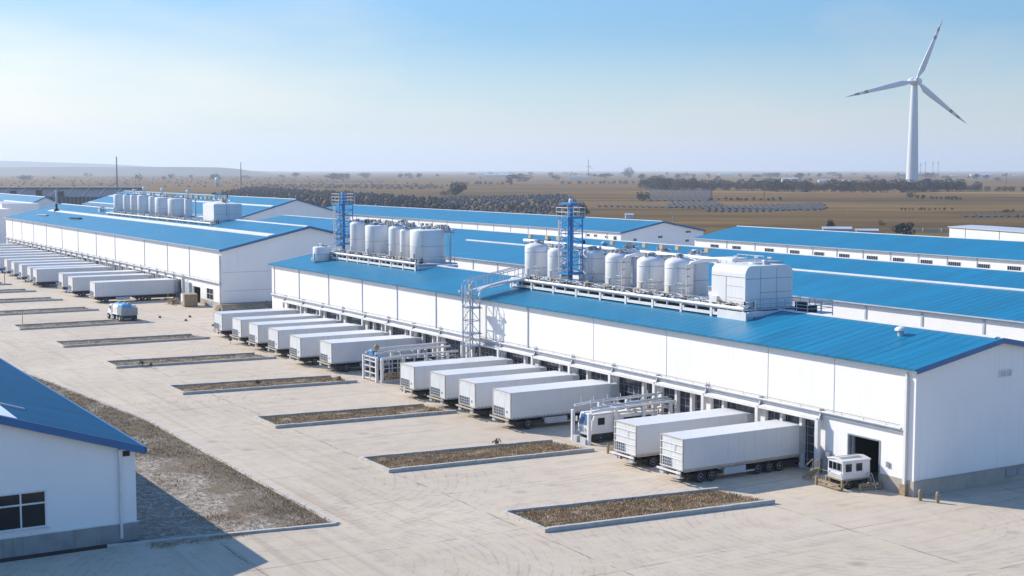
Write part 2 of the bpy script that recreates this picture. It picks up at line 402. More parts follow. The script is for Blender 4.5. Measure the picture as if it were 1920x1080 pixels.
ad = nt.nodes.new('ShaderNodeMath'); ad.operation = 'ADD'; ad.use_clamp = True; nt.links.new(mr.outputs[0], ad.inputs[0]); nt.links.new(a0.outputs[0], ad.inputs[1]); nt.links.new(ad.outputs[0], mx.inputs[0]); nt.links.new(tn_.outputs[2], mx.inputs[6]); nt.links.new(mx.outputs[2], bg.inputs[0])
bg.inputs[1].default_value = .082
SC.view_settings.view_transform = 'Standard'; SC.view_settings.look = 'None'; SC.view_settings.exposure = .58; SC.view_settings.gamma = 1
SC.cycles.use_denoising = True; SC.cycles.max_bounces = 8; SC.cycles.diffuse_bounces = 4; SC.cycles.volume_bounces = 1

hz = bpy.data.materials.new('haze_air'); hz.use_nodes = True; hn = hz.node_tree
hn.nodes.remove(hn.nodes['Principled BSDF'])
pv = hn.nodes.new('ShaderNodeVolumePrincipled'); pv.inputs['Density'].default_value = 9.5e-5; pv.inputs['Color'].default_value = (.80, .88, .98, 1); pv.inputs['Anisotropy'].default_value = .25
hn.links.new(pv.outputs[0], hn.nodes['Material Output'].inputs['Volume']); M['haze'] = hz
tag(MB().box(-24500, 3000, -5000, 24500, -2, 330).build('haze', 'haze'), 'pale bluish haze over the plain', None, None, 'stuff')

# ------------------------------------------------------------------ setting
tag(MB().add([(-24000, -4500, -.06), (2500, -4500, -.06), (2500, 24000, -.06), (-24000, 24000, -.06)], [(0, 1, 2, 3)]).build('ground', 'field'), 'dry brown farmland stretching to the horizon', None, None, 'structure')
tag(MB().add([(-620, -60, 0), (-20, -60, 0), (-20, 300, 0), (-620, 205, 0)], [(0, 1, 2, 3)]).build('pavement', 'yard'), 'pale worn concrete yard in front of the warehouses', None, None, 'structure')

# ------------------------------------------------------------------ warehouses
def warehouse(label, x0, x1, y0, y1, ze, zr, yr=None, ops=(), joints=(), band=1.3, ov=.45, thick=.2, front_lower=None, strips=(), plinthm='plinth', roofm='roof', name='warehouse', capw=.35, gut='lgrey'):
    yr = yr if yr is not None else (y0 + y1) / 2
    T = thing(name, label, 'warehouse', ((x0 + x1) / 2, (y0 + y1) / 2, 0))
    t = .28; s0 = (zr - ze) / (yr - y0)
    w = MB()
    w.wallx(x0, x1, y0, y0 + t, 0, ze - .05, ops)
    w.box(x0, x1, y1 - t, y1, 0, ze - .05)
    for xa, xb in ((x0, x0 + t), (x1 - t, x1)):
        w.prism([(y0 + t, 0), (y1 - t, 0), (y1 - t, ze - .05 + t * s0 * .5), (yr, zr - .12), (y0 + t, ze - .05 + t * s0 * .5)], xa, xb)
    w.build('wall', 'wall', T, True)
    if band:
        p = MB()
        p.wallx(x0 - .06, x1 + .06, y0 - .06, y0 - .002, 0, band, [(o[0], o[1], o[2], o[3]) for o in ops if o[2] < band])
        p.box(x1 + .002, x1 + .06, y0, y1, 0, band); p.build('plinth', plinthm, T, True)
    r = MB()
    for ya, yb, sgn in ((y0 - ov, yr, 1), (yr, y1 + ov, -1)):
        f = lambda y: ze + s0 * (y - y0) if sgn > 0 else zr - (zr - ze) / (y1 - yr) * (y - yr)
        r.prism([(ya, f(ya) - thick), (yb, f(yb) - thick), (yb, f(yb)), (ya, f(ya))], x0 - ov, x1 + ov)
    ro = r.build('roof', roofm, T, True)
    c = MB()
    sb = (zr - ze) / (y1 - yr)
    c.prism([(yr - capw, zr - capw * s0 + .03), (yr, zr + .03), (yr, zr + .10), (yr - capw, zr - capw * s0 + .09)], x0 - ov - .02, x1 + ov - .6)
    c.prism([(yr, zr + .03), (yr + capw, zr - capw * sb + .03), (yr + capw, zr - capw * sb + .09), (yr, zr + .10)], x0 - ov - .02, x1 + ov - .6)
    c.build('ridge_cap', 'white', ro, False) if False else c_build(c, 'ridge_cap', 'white', ro, T)
    fz = MB()
    for xx in (x1 + ov + .003,):
        for ya, yb, sgn in ((y0 - ov, yr, 1), (yr, y1 + ov, -1)):
            f = lambda y: ze + s0 * (y - y0) if sgn > 0 else zr - sb * (y - yr)
            fz.prism([(ya, f(ya) - .42), (yb, f(yb) - .42), (yb, f(yb) + .05), (ya, f(ya) + .05)], xx, xx + .1)
    c_build(fz, 'gable_fascia', 'fascia', ro, T)
    g = MB(); ya = y0 - ov
    g.prism([(ya - .13, ze - s0 * ov - .15), (ya - .003, ze - s0 * ov - .15), (ya - .003, ze - s0 * ov - .01), (ya - .13, ze - s0 * ov - .01)], x0 - ov, x1 + ov)
    c_build(g, 'gutter', gut, ro, T)
    for (ys, wd, xa, xb) in strips:
        sg = MB(); zz = lambda y: ze + s0 * (y - y0)
        sg.prism([(ys - wd / 2, zz(ys - wd / 2) + .02), (ys + wd / 2, zz(ys + wd / 2) + .02), (ys + wd / 2, zz(ys + wd / 2) + .16), (ys - wd / 2, zz(ys - wd / 2) + .16)], xa, xb)
        c_build(sg, 'roof_strip', 'white', ro, T)
    for j in joints:
        xj, wj, zj0 = j if isinstance(j, tuple) else (j, .05, 5.6)
        MB().box(xj - wj / 2, xj + wj / 2, y0 - (.025 if wj < .12 else .09), y0 - .002, zj0, ze - s0 * ov - .1).build('panel_joint' if wj < .12 else 'downpipe', 'lgrey', T, True)
    return T

def c_build(mb, name, mat, part, T):
    o = T.location; mb.v = [(x - o.x, y - o.y, z - o.z) for x, y, z in mb.v]
    return mb.build(name, mat, part)

def window(T, x0, x1, z0, z1, y, nx=2, nz=1, mats=('glass', 'white'), name='window', d=.06):
    """window flush on a wall facing -y: glass pane and a frame"""
    f = MB(); w = .07
    f.box(x0, x1, y - d - .02, y - .002, z0, z0 + w); f.box(x0, x1, y - d - .02, y - .002, z1 - w, z1)
    for k in range(nx + 1):
        xx = x0 + w / 2 + (x1 - x0 - w) * k / nx; f.box(xx - w / 2, xx + w / 2, y - d - .02, y - .002, z0 + w, z1 - w)
    for k in range(1, nz):
        zz = z0 + (z1 - z0) * k / nz
        for q in range(nx):
            xa = x0 + w / 2 + (x1 - x0 - w) * q / nx + w / 2; xb = x0 + w / 2 + (x1 - x0 - w) * (q + 1) / nx - w / 2
            f.box(xa, xb, y - d - .02, y - .002, zz - w / 2, zz + w / 2)
    fo = f.build(name, mats[1], T, True)
    g = MB().box(x0 + .01, x1 - .01, y - .03, y - .004, z0 + .01, z1 - .01); c_build(g, 'pane', mats[0], fo, T)
    return fo

def windowx(T, y0, y1, z0, z1, x, ny=2, nz=1, mats=('glass', 'white')):
    f = MB(); w = .09
    f.box(x + .002, x + .09, y0, y1, z0, z0 + w); f.box(x + .002, x + .09, y0, y1, z1 - w, z1)
    for k in range(ny + 1):
        yy = y0 + w / 2 + (y1 - y0 - w) * k / ny; f.box(x + .002, x + .09, yy - w / 2, yy + w / 2, z0 + w, z1 - w)
    for k in range(1, nz):
        zz = z0 + (z1 - z0) * k / nz
        for q in range(ny):
            ya = y0 + w + (y1 - y0 - w) * q / ny; yb = y0 + (y1 - y0 - w) * (q + 1) / ny
            f.box(x + .002, x + .09, ya, yb, zz - w / 2, zz + w / 2)
    fo = f.build('window', mats[1], T, True)
    c_build(MB().box(x + .004, x + .035, y0 + .01, y1 - .01, z0 + .01, z1 - .01), 'pane', mats[0], fo, T)
    return fo

def dock_front(T, y, xs, zc, proj, h, ztop, step=None, rail_x=None, canopy=True):
    """canopied dock bays between the pillars xs: doors, columns, canopies, pillars and the pipe rail above"""
    rng = random.Random(3)
    for a, b in zip(xs, xs[1:]):
        lo, hi = min(a, b), max(a, b)
        d = MB(); d.box(lo + .45, hi - .45, y + .30, y + .36, .05, h - .02)
        dr = d.build('dock_door', 'dockglass', T, True)
        g = MB(); n = max(4, int((hi - lo) / .9))
        for k in range(n + 1):
            xx = lo + .45 + (hi - lo - .9) * k / n
            g.box(xx - .03, xx + .03, y + .26, y + .297, .05, h - .02)
        for k in range(1, 6):
            zz = .05 + (h - .1) * k / 6; g.box(lo + .46, hi - .46, y + .268, y + .299, zz - .022, zz + .022)
        c_build(g, 'door_grid', 'grey', dr, T)
        cw = .17
        for fr in ((.34, .66) if hi - lo > 6.5 else (.5,)):
            if rng.random() < .6:
                xc = lo + (hi - lo) * fr + rng.uniform(-.3, .3)
                MB().box(xc - cw, xc + cw, y - .2, y + .24, 0, h - .03).build('column', 'white', T, True)
        dz = rng.uniform(-.06, .06)
        c = MB()
        if not canopy:
            c.box(lo + .12, hi - .12, y - .3, y - .003, zc - .42, zc - .3); c.build('lintel', 'white', T, True); continue
        c.hexa([(lo + .12, y - proj, zc - .2 + dz), (hi - .12, y - proj, zc - .2 + dz), (hi - .12, y - .004, zc + dz), (lo + .12, y - .004, zc + dz)],
               [(lo + .12, y - proj, zc - .13 + dz), (hi - .12, y - proj, zc - .13 + dz), (hi - .12, y - .004, zc + .08 + dz), (lo + .12, y - .004, zc + .08 + dz)])
        c.box(lo + .12, hi - .12, y - proj - .09, y - proj - .003, zc - .32 + dz, zc - .10 + dz)
        c.build('canopy', 'white', T, True)
    for x in xs:
        p = MB(); p.box(x - .30, x + .10, y - proj - .12, y - proj + .25, 0, zc - .2); p.box(x - .22, x + .06, y - proj + .26, y - .01, zc - .6, zc - .25)
        p.build('pillar', 'white', T, True)
        k = MB(); k.beam((x, y - proj + .1, zc - .45), (x, y - .18, ztop - .1), .16, .30); k.box(x - .12, x + .12, y - .4, y - .05, ztop - .12, ztop + .22)
        if rng.random() < .5: k.tube([(x + .3, y - .5, zc), (x + .3, y - .5, zc + 1.0), (x + .7, y - .5, zc + 1.05), (x + .7, y - .5, zc + .6)], .035, 6)
        k.build('bracket', 'grey', T, True)
    x0, x1 = rail_x
    q = MB(); q.tube([(x0, y - .30, ztop), (x1, y - .30, ztop)], .13, 10)
    q.box(x0, x1, y - .22, y - .005, ztop - .35, ztop - .16)
    q.build('pipe_rail', 'lgrey', T, True)
    q = MB(); q.tube([(x0, y - .42, ztop + .34), (x1, y - .42, ztop + .34)], .03, 6)
    xx = min(x0, x1)
    while xx < max(x0, x1): q.tube([(xx, y - .42, ztop + .1), (xx, y - .42, ztop + .34)], .022, 5); xx += 2.6
    q.build('cable_rail', 'tan', T, True)

# --- near warehouse
YA = 85.7
xsA = [-89.7 - 8.05 * k for k in range(17)]
opsA = [(-86.6, -82.8, 0, 4.1)] + [(b + .45, a - .45, .05, 4.6) for a, b in zip(xsA, xsA[1:])]
WA = warehouse('longest white warehouse, its blue roof carrying two tank platforms and a ladder tower', -225.2, -79, YA, 105.6, 10.85, 12.65, 95.6, opsA,
               gut='roof', joints=               [-88.4, -97.1, -112.7, -126.1] + [(x, .24, 0 if x > -130 else 5.6) for x in (-140.1, -154.4, -163.9, -175.8, -187.7, -200.4, -212.7, -223.9)],
               strips=())
dock_front(WA, YA, xsA, 5.05, .6, 4.6, 5.55, rail_x=(-224.8, -80.2))
MB().box(-79.98, -79.72, YA - .3, YA - .03, .9, 10.0).tube([(-79.85, YA - .17, 10.0), (-79.85, YA - .17, 10.25)], .1, 8).build('downpipe', 'white', WA, True)
MB().box(-80.15, -79.55, YA - .42, YA - .06, 0, .95).build('pipe_guard', 'tanbar', WA, True)
k = MB(); k.box(-86.62, -86.5, YA - .05, YA + .26, .0, 4.1); k.box(-82.9, -82.78, YA - .05, YA + .26, 0, 4.1); k.box(-86.5, -82.9, YA - .05, YA + .26, 4.0, 4.12); k.box(-86.48, -86.2, YA + .3, YA + .5, 0, 4)
k.build('door_frame', 'grey', WA, True)
MB().box(-87.4, -80.5, YA + 7, YA + 7.2, 0, 6).box(-87.6, -87.4, YA + .3, YA + 7, 0, 6).box(-80.5, -80.3, YA + .3, YA + 7, 0, 6).box(-87.4, -80.5, YA + .3, YA + 7, 4.6, 4.8).build('door_lobby', 'void', WA, True)
MB().box(-89.3, -88.5, YA - .35, YA - .02, 0, 2.1).build('switch_cabinet', 'grey', WA, True)
MB().box(-82.0, -81.65, YA - .12, YA - .065, 2.0, 2.45).build('wall_socket', 'grey', WA, True)
windowx(WA, 95.7, 97.3, 9.2, 9.85, -79, 2, 1, ('lgrey', 'white'))
windowx(WA, 96.9, 99.9, .35, 1.15, -78.94, 2, 1, ('grey', 'plinthg'))
MB().box(-78.9, -78.86, YA + .5, 105, 1.3, 1.34).build('flashing', 'grey', WA, True)
v = thing('roof_vent', 'small white mushroom vent on the near blue roof', 'roof vent', (-87.5, 92.8, 12.1))
MB().lathe((0, 0, 0), [(.28, 0), (.28, .45), (.3, .5)], 14).build('pipe', 'lgrey', v)
MB().lathe((0, 0, .5), [(.55, 0), (.52, .18), (.3, .32), (.08, .38)], 16).build('cowl', 'tank', v)

# --- far-left warehouse in the same row
YL = 86.9
xsL = [-279.0 - 6.1 * k for k in range(31)]
opsL = [(-272.9, -268.2, 0, 3.4)] + [(b + .45, a - .45, .05, 4.2) for a, b in zip(xsL, xsL[1:])]
WL = warehouse('white warehouse beyond the rubble gap, a long row of trailers along it', -466, -255.2, YL, 122.4, 11.75, 15.8, 105.0, opsL,
               [(x, .2, 5.3) for x in (-455.1, -441.1, -424.1, -406.8, -387.5, -369.3, -350.3, -332.4, -307.4, -290.0, -274.9)], ov=.5, strips=[(97.3, 1.5, -450, -255.6)], capw=.6)
dock_front(WL, YL, xsL, 4.65, .35, 4.25, 5.1, rail_x=(-465.6, -255.4), canopy=False)
MB().box(-273.6, -267.5, YL + 6, YL + 6.2, 0, 5).box(-273.8, -273.6, YL + .3, YL + 6, 0, 5).box(-267.5, -267.3, YL + .3, YL + 6, 0, 5).box(-273.6, -267.5, YL + .3, YL + 6, 3.9, 4.1).build('door_lobby', 'void', WL, True)
MB().box(-282.2, -279.2, YL - .06, YL - .02, .02, 4.0).build('dark_dock_panel', 'void', WL, True)  # flat near-black panel, the open dock's inner darkness put into its colour
window(WL, -264.1, -260.2, 1.5, 3.7, YL, 2, 2)
window(WL, -262.6, -261.4, .15, 1.05, YL - .062, 1, 1, ('cyan', 'white'))
MB().box(-255.9, -255.6, YL - .3, YL - .03, 0, 10.6).build('downpipe', 'white', WL, True)
MB().box(-277.5, -274, YL - .5, YL - .05, .2, 4.0).box(-277.4, -277.2, YL - .7, YL - .52, 0, 5.4).build('dock_shutter', 'lgrey', WL, True)
for z in (3.6, 7.2): MB().box(-255.18, -255.16, YL + .2, 122, z, z + .05).build('panel_joint', 'grey', WL, True)

# --- second row and third row
WB = warehouse('broad blue-roofed warehouse directly behind the longest one, a thin white strip on its roof', -369, -40, 123.3, 165.7, 10.7, 14.1, 144.5, (), [(x, .3, 5) for x in range(-365, -42, 9)], band=0, ov=.4, strips=[(135.4, .5, -245.4, -41)])
WC = warehouse('blue-roofed warehouse with a row of small strip windows under its eave', -262.8, -130, 208, 235.4, 10.6, 13.1, 221.7, (), [(x, .3, 5) for x in (-250.8, -240.8, -230, -222, -214.6, -207, -199.4, -192, -184.7, -177.5)], band=0, ov=.4)
for i, x in enumerate((-255.2, -247.2, -235.9, -227.6, -219.9, -212.4, -204.4, -197.2, -189.9, -182.9, -176, -169)):
    window(WC, x - 1.5, x + 1.5, 8.5, 9.35, 208, 6, 1, ('glass', 'lgrey'))
WE = warehouse('blue-roofed warehouse with small dark windows in its white gable, before the brown fields', -505, -293.6, 208, 235.4, 10.75, 13.3, 221.7, (), [(x, .22, 5) for x in range(-500, -296, 10)], band=0, ov=.4)
for x, z0, z1 in ((-308.8, 9.0, 9.7), (-305.3, 9.0, 9.7), (-300.2, 8.9, 9.5), (-296.2, 8.2, 9.6)): window(WE, x - .7, x + .7, z0, z1, 208, 2, 1)
for ya, yb, z0, z1 in ((212, 213.1, 8.2, 9), (220, 221.5, 8.8, 9.5), (229.2, 231, 10, 10.6), (229.2, 230.4, 7.6, 8.3)): windowx(WE, ya, yb, z0, z1, -293.6, 2, 1)
WK = warehouse('white-gabled warehouse with pale roof strips, behind the square roof tank', -648, -435, 155, 194.4, 11.4, 17.1, 174.7, (), (), band=0, ov=.4, strips=[(166.6, 1.0, -646, -436), (157.2, .8, -646, -500)])
WF = warehouse('small gabled warehouse half hidden by a flat white block', -730, -620, 123, 141.4, 11, 15.2, 132.4, (), (), band=0, ov=.4)

def block(label, x0, x1, y0, y1, z):
    T = thing('flat_roofed_building', label, 'building', ((x0 + x1) / 2, (y0 + y1) / 2, 0))
    MB().box(x0, x1, y0, y1, 0, z - .5).build('wall', 'wall', T, True)
    b = MB(); b.box(x0 - .1, x1 + .1, y0 - .1, y0 + .2, z - .5, z); b.box(x0 - .1, x1 + .1, y1 - .2, y1 + .1, z - .5, z); b.box(x1 - .2, x1 + .1, y0 + .2, y1 - .2, z - .5, z); b.box(x0 - .1, x0 + .2, y0 + .2, y1 - .2, z - .5, z)
    b.build('parapet', 'wall', T, True)
    MB().box(x0, x1, y0, y1, z - .497, z - .4).build('roof', 'lgrey', T, True)
block('flat white block in front of the small gabled warehouse', -660, -586, 108, 122.5, 13.2)
block('low white block at the far end of the long trailer row', -560, -500, 76, 94.8, 13.4)

def shed(name, label, cx, cy, lx, ly, rz, ze, zr, roofm='lgrey', wallm='wallshed', group=None, joints=0):
    T = thing(name, label, 'shed', (cx, cy, 0), rz, group)
    hx, hy = lx / 2, ly / 2
    w = MB().prism([(-hy, 0), (hy, 0), (hy, ze), (0, zr - .1), (-hy, ze)], -hx, hx); w.build('wall', wallm, T)
    r = MB(); r.prism([(-hy - .4, ze - .1), (0, zr), (0, zr + .25), (-hy - .4, ze + .15)], -hx - .4, hx + .4); r.prism([(0, zr), (hy + .4, ze - .1), (hy + .4, ze + .15), (0, zr + .25)], -hx - .4, hx + .4)
    r.build('roof', roofm, T)
    if joints:
        for k in range(joints): 
            xx = -hx + lx * (k + .5) / joints; MB().box(xx - .12, xx + .12, -hy - .08, -hy - .003, 0, ze - .1).build('downpipe', 'grey', T)
    return T
FWD = math.atan2(math.sin(YAW), -math.cos(YAW))     # heading of the view
ACR = FWD - PI / 2                                  # heading across the view
shed('storage_shed', 'long white ribbed shed beyond the roof with strip windows', -271, 345, 72, 16, R(-16), 8.6, 8.95, 'lgrey', 'wallshed', None, 4)
T = thing('glazed_shed', 'long dark glazed shed with a pale ridge beyond the left warehouses', 'shed', (-1056, 236, 0), ACR)
MB().prism([(-14, 0), (14, 0), (14, 8), (5, 13.2), (-14, 7)], -75, 62).build('glazing', 'darkshed', T)
MB().prism([(4, 13.3), (6, 13.3), (6, 13.9), (4, 13.9)], -75, 62).build('ridge_cap', 'plastic', T)
b = MB()
for k in range(46): b.beam((-75 + 3 * k, -14.1, 0), (-75 + 3 * k, -14.1, 7.1), .35)
for k in range(12): b.beam((-75 + 12 * k, -14.0, 7.2), (-75 + 12 * k, 4.8, 13.3), .4)
b.build('glazing_bars', 'grey', T)
for q, (x, hh) in enumerate(((-55, 3), (-31, 4), (-12, 4.5), (4, 3.5))):
    MB().box(x - 2, x + 2, -12, -9, 7, 7.5 + hh).build('roof_box', 'dark', T)

# --- the building in the near left corner
WG = thing('corner_building', 'white building with steep blue roof and large dark window beside the gravel verge', 'building', (-140, 10, 0))
xg, yg = -98.8, 26.9; s = .318; ze, yr = 7.0, 6.0; zr = ze + (yg - yr) * s
w = MB()
w.box(-182, xg, yg - .28, yg, 0, ze - .05); w.box(-182, xg, -14.9, -14.62, 0, ze - .05)
for (a, b_) in ((-182, -181.72),):
    w.prism([(-14.6, 0), (yg - .3, 0), (yg - .3, ze), (yr, zr - .15), (-14.6, ze)], a, b_)
# gable with the window opening cut out (16.6..20.55, 1.85..4.5)
gx0, gx1 = xg - .28, xg
topz = lambda y: (zr - .15) - abs(y - yr) * s
ys = [-14.6, yr, 16.6, 20.55, yg - .28]
for a, b_ in zip(ys, ys[1:]):
    if a == 16.6:
        w.prism([(a, 0), (b_, 0), (b_, 1.85), (a, 1.85)], gx0, gx1); w.prism([(a, 4.5), (b_, 4.5), (b_, topz(b_)), (a, topz(a))], gx0, gx1)
    else: w.prism([(a, 0), (b_, 0), (b_, topz(b_)), (a, topz(a))], gx0, gx1)
w.build('wall', 'wall', WG, True)
MB().box(xg + .003, xg + .09, -14.9, yg + .09, 0, 1.35).box(-182, xg, yg + .003, yg + .09, 0, 1.35).build('plinth', 'plinthg', WG, True)
MB().box(xg + .003, xg + .12, -14.9, yg + .12, 1.353, 1.43).build('flashing', 'white', WG, True)
r = MB()
for ya, yb, up in ((yr, yg + .55, -1), (-15.4, yr, 1)):
    f = lambda y: zr - abs(y - yr) * s
    r.prism([(ya, f(ya) - .12), (yb, f(yb) - .12), (yb, f(yb) + .1), (ya, f(ya) + .1)], -182.6, xg + .55)
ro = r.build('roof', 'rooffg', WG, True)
fz = MB()
for ya, yb in ((yr, yg + .6), (-15.4, yr)):
    f = lambda y: zr - abs(y - yr) * s
    fz.prism([(ya, f(ya) - .42), (yb, f(yb) - .42), (yb, f(yb) + .16), (ya, f(ya) + .16)], xg + .555, xg + .66)
c_build(fz, 'gable_fascia', 'fascia', ro, WG)
f = lambda y: zr - (y - yr) * s
c_build(MB().prism([(yg + .56, f(yg + .56) - .3), (yg + .72, f(yg + .56) - .3), (yg + .72, f(yg + .56) + .08), (yg + .56, f(yg + .56) + .08)], -182.6, xg + .66), 'gutter', 'fascia', ro, WG)
sk = MB(); sk.add([(xg + .4, 18.7, f(18.7) + .13), (xg - 7, 18.7, f(18.7) + .13), (xg - 7, 10, f(10) + .13), (xg + .4, 10, f(10) + .13), (xg + .4, 18.7, f(18.7) + .2), (xg - 7, 18.7, f(18.7) + .2), (xg - 7, 10, f(10) + .2), (xg + .4, 10, f(10) + .2)],
                  [(0, 3, 2, 1), (4, 5, 6, 7), (0, 1, 5, 4), (1, 2, 6, 5), (2, 3, 7, 6), (3, 0, 4, 7)])
c_build(sk, 'skylight', 'skylight', ro, WG)
c_build(MB().beam((xg - 7.4, 20.6, f(20.6) + .16), (xg - 8.6, 13, f(13) + .16), .3, .1), 'roof_slot', 'dark', ro, WG)
c_build(MB().beam((xg - 7.15, 20.65, f(20.65) + .17), (xg - 8.35, 13, f(13) + .17), .14, .12), 'roof_upstand', 'white', ro, WG)
wf = MB(); X0, X1 = xg - .1, xg + .06; fw_ = .11
for yy in (16.6, 18.75, 20.55 - fw_): wf.box(X0, X1, yy, yy + fw_, 1.85, 4.5)
for zz in (1.85, 3.55, 4.5 - fw_):
    for a, b_ in ((16.6 + fw_, 18.75), (18.75 + fw_, 20.55 - fw_)): wf.box(X0, X1 - .004, a, b_, zz, zz + fw_)
wo = wf.build('window', 'white', WG, True)
c_build(MB().box(xg - .06, xg - .03, 16.6, 20.55, 1.85, 4.5), 'pane', 'glass', wo, WG)
c_build(MB().box(xg + .065, xg + .2, 16.4, 20.7, 1.72, 1.83), 'sill', 'white', wo, WG)
MB().tube([(xg + .16, 25.75, f(25.8) - .55), (xg + .16, 25.75, 6.3), (xg + .16, 25.75, .3)], .11, 10).build('downpipe', 'white', WG, True)
MB().box(xg + .02, xg + .3, 25.62, 25.88, f(25.8) - 1.0, f(25.8) - .5).build('rain_hopper', 'white', WG, True)
MB().box(xg + .01, xg + .05, 26.0, 26.5, f(26.2) - .95, f(26.2) - .55).build('wall_vent', 'dark', WG, True)

M['darkstrip'] = paint('dark_ground_strip', (.035, .030, .026), .95, .4, 1.5)  # near-black colour of the narrow strip at the gable base
tag(MB().add([(xg + .09, -14, .004), (xg + 1.25, -14, .004), (xg + 1.1, 26.7, .004), (xg + .09, 27.0, .004)], [(0, 1, 2, 3)]).build('ground', 'darkstrip'), 'dark strip along the corner building', None, None, 'structure')
# ------------------------------------------------------------------ verge and planters
tag(MB().add([(-95.4, 41.0, .004), (-97.6, 26.8, .004), (-182, 26.8, .004), (-260, 27, .004), (-260, 32.2, .004), (-201, 36.0, .004), (-145.5, 41.1, .004)], [(0, 6, 5, 4, 3, 2, 1)]).build('ground', 'gravel'), 'gravel and dry turf verge beside the corner building', None, None, 'structure')
kb = thing('verge_kerb', 'pale kerb edging the gravel verge by the corner building', 'kerb', (-97, 34, 0))
k = MB(); pts = [(-97.9, 24.5), (-97.3, 28.5), (-95.2, 41.1)]
for a, b_ in zip(pts, pts[1:]): k.beam((a[0], a[1], .08), (b_[0], b_[1], .08), .3, .2)
k.build('kerb_end', 'kerb', kb, True)
k = MB(); pts = [(-95.35, 41.3), (-145.5, 41.35), (-201, 36.3)]
for i, (a, b_) in enumerate(zip(pts, pts[1:])):
    n = 24
    for q in range(n):
        fa, fb = q / n, (q + .97) / n
        k.beam((a[0] + (b_[0] - a[0]) * fa, a[1] + (b_[1] - a[1]) * fa, .07), (a[0] + (b_[0] - a[0]) * fb, a[1] + (b_[1] - a[1]) * fb, .07), .3, .18 - .04 * random.random())
k.build('kerb_run', 'kerb', kb, True)

def tuft(mb, x, y, z, h, n=4, sp=.25):
    for _ in range(n):
        a = random.random() * PI * 2; w = h * .22; dx, dy = math.cos(a) * w, math.sin(a) * w
        ox, oy = random.uniform(-sp, sp), random.uniform(-sp, sp); lx, ly = random.uniform(-.4, .4) * h, random.uniform(-.4, .4) * h
        mb.add([(x + ox - dx, y + oy - dy, z), (x + ox + dx, y + oy + dy, z), (x + ox + lx + dx * .5, y + oy + ly + dy * .5, z + h * random.uniform(.6, 1.1)), (x + ox + lx - dx * .6, y + oy + ly - dy * .6, z + h * random.uniform(.7, 1.1))], [(0, 1, 2, 3)])

from mathutils import noise as mnoise
g = MB()
for _ in range(15000):
    x = -95.8 - (random.random() ** 1.4) * 100; yt = 41.0 if x > -145 else 41 - (-145 - x) * .09; y = random.uniform(27.2, yt)
    d = mnoise.noise((x * .14, y * .22, 3.1)); edge = max(0, 1 - (yt - y) / 5.0) if x > -125 else 1 - .6 * (yt - y) / 14
    end = max(0, 1 - (-95.4 - x) / 2.2)
    if d + edge * 1.1 + end * .6 - .22 > random.random() * .7: tuft(g, x, y, .02, random.uniform(.05, .15), 5, .4)
tag(g.build('dry_grass', 'turf'), 'tufts of dry brown grass over the gravel verge', None, None, 'stuff')
g = MB()
for _ in range(3600):
    x = -95.9 - (random.random() ** 1.5) * 80; y = random.uniform(27.2, 40.4); s_ = random.uniform(.05, .13)
    if mnoise.noise((x * .14, y * .22, 3.1)) > .15: continue
    a = [random.uniform(.6, 1.2) * s_ for _ in range(6)]
    g.add([(x - a[0], y, .02), (x, y - a[1], .02), (x + a[2], y, .02), (x, y + a[3], .02), (x, y, .02 + a[4] * .5)], [(0, 1, 4), (1, 2, 4), (2, 3, 4), (3, 0, 4)])
tag(g.build('gravel', 'stone'), 'loose pale stones strewn over the verge', None, None, 'stuff')

NL = [(-85.3, 53.6), (-109.6, 52.4), (-134.8, 51.4), (-160.9, 49.7), (-187.0, 48.6), (-213.2, 47.5), (-240.5, 46.5), (-266.6, 45.4), (-292, 44.3), (-316.5, 43.3), (-340.5, 42.2)]
NR = [(-83.3, 74.4), (-108.0, 73.5), (-133.2, 72.1), (-158.9, 71.7), (-185.3, 71.0), (-212.7, 70.3), (-240.8, 68.2), (-266.7, 66.3), (-291.3, 65.1), (-314.9, 64.7), (-336.9, 63.7)]
pl_labels = ['planting bed in front of the nearest trailer, the closest of the kerbed beds', 'kerbed grass bed opposite the truck cab under the pipe frame', 'kerbed grass bed opposite the row of four trailers', 'kerbed grass bed facing the low pipe rack with its tan barrier',
             'kerbed grass bed opposite the row of six trailers', 'kerbed bed with a weed standing between it and the farthest of the six trailers', 'kerbed bed with the pale blue truck parked over its far end', 'kerbed bed next beyond the pale blue truck',
             'second kerbed bed beyond the pale blue truck, longer than the two after it', 'third kerbed bed beyond the pale blue truck, next to the farthest', 'farthest kerbed bed, a thin dark pole standing at its end']
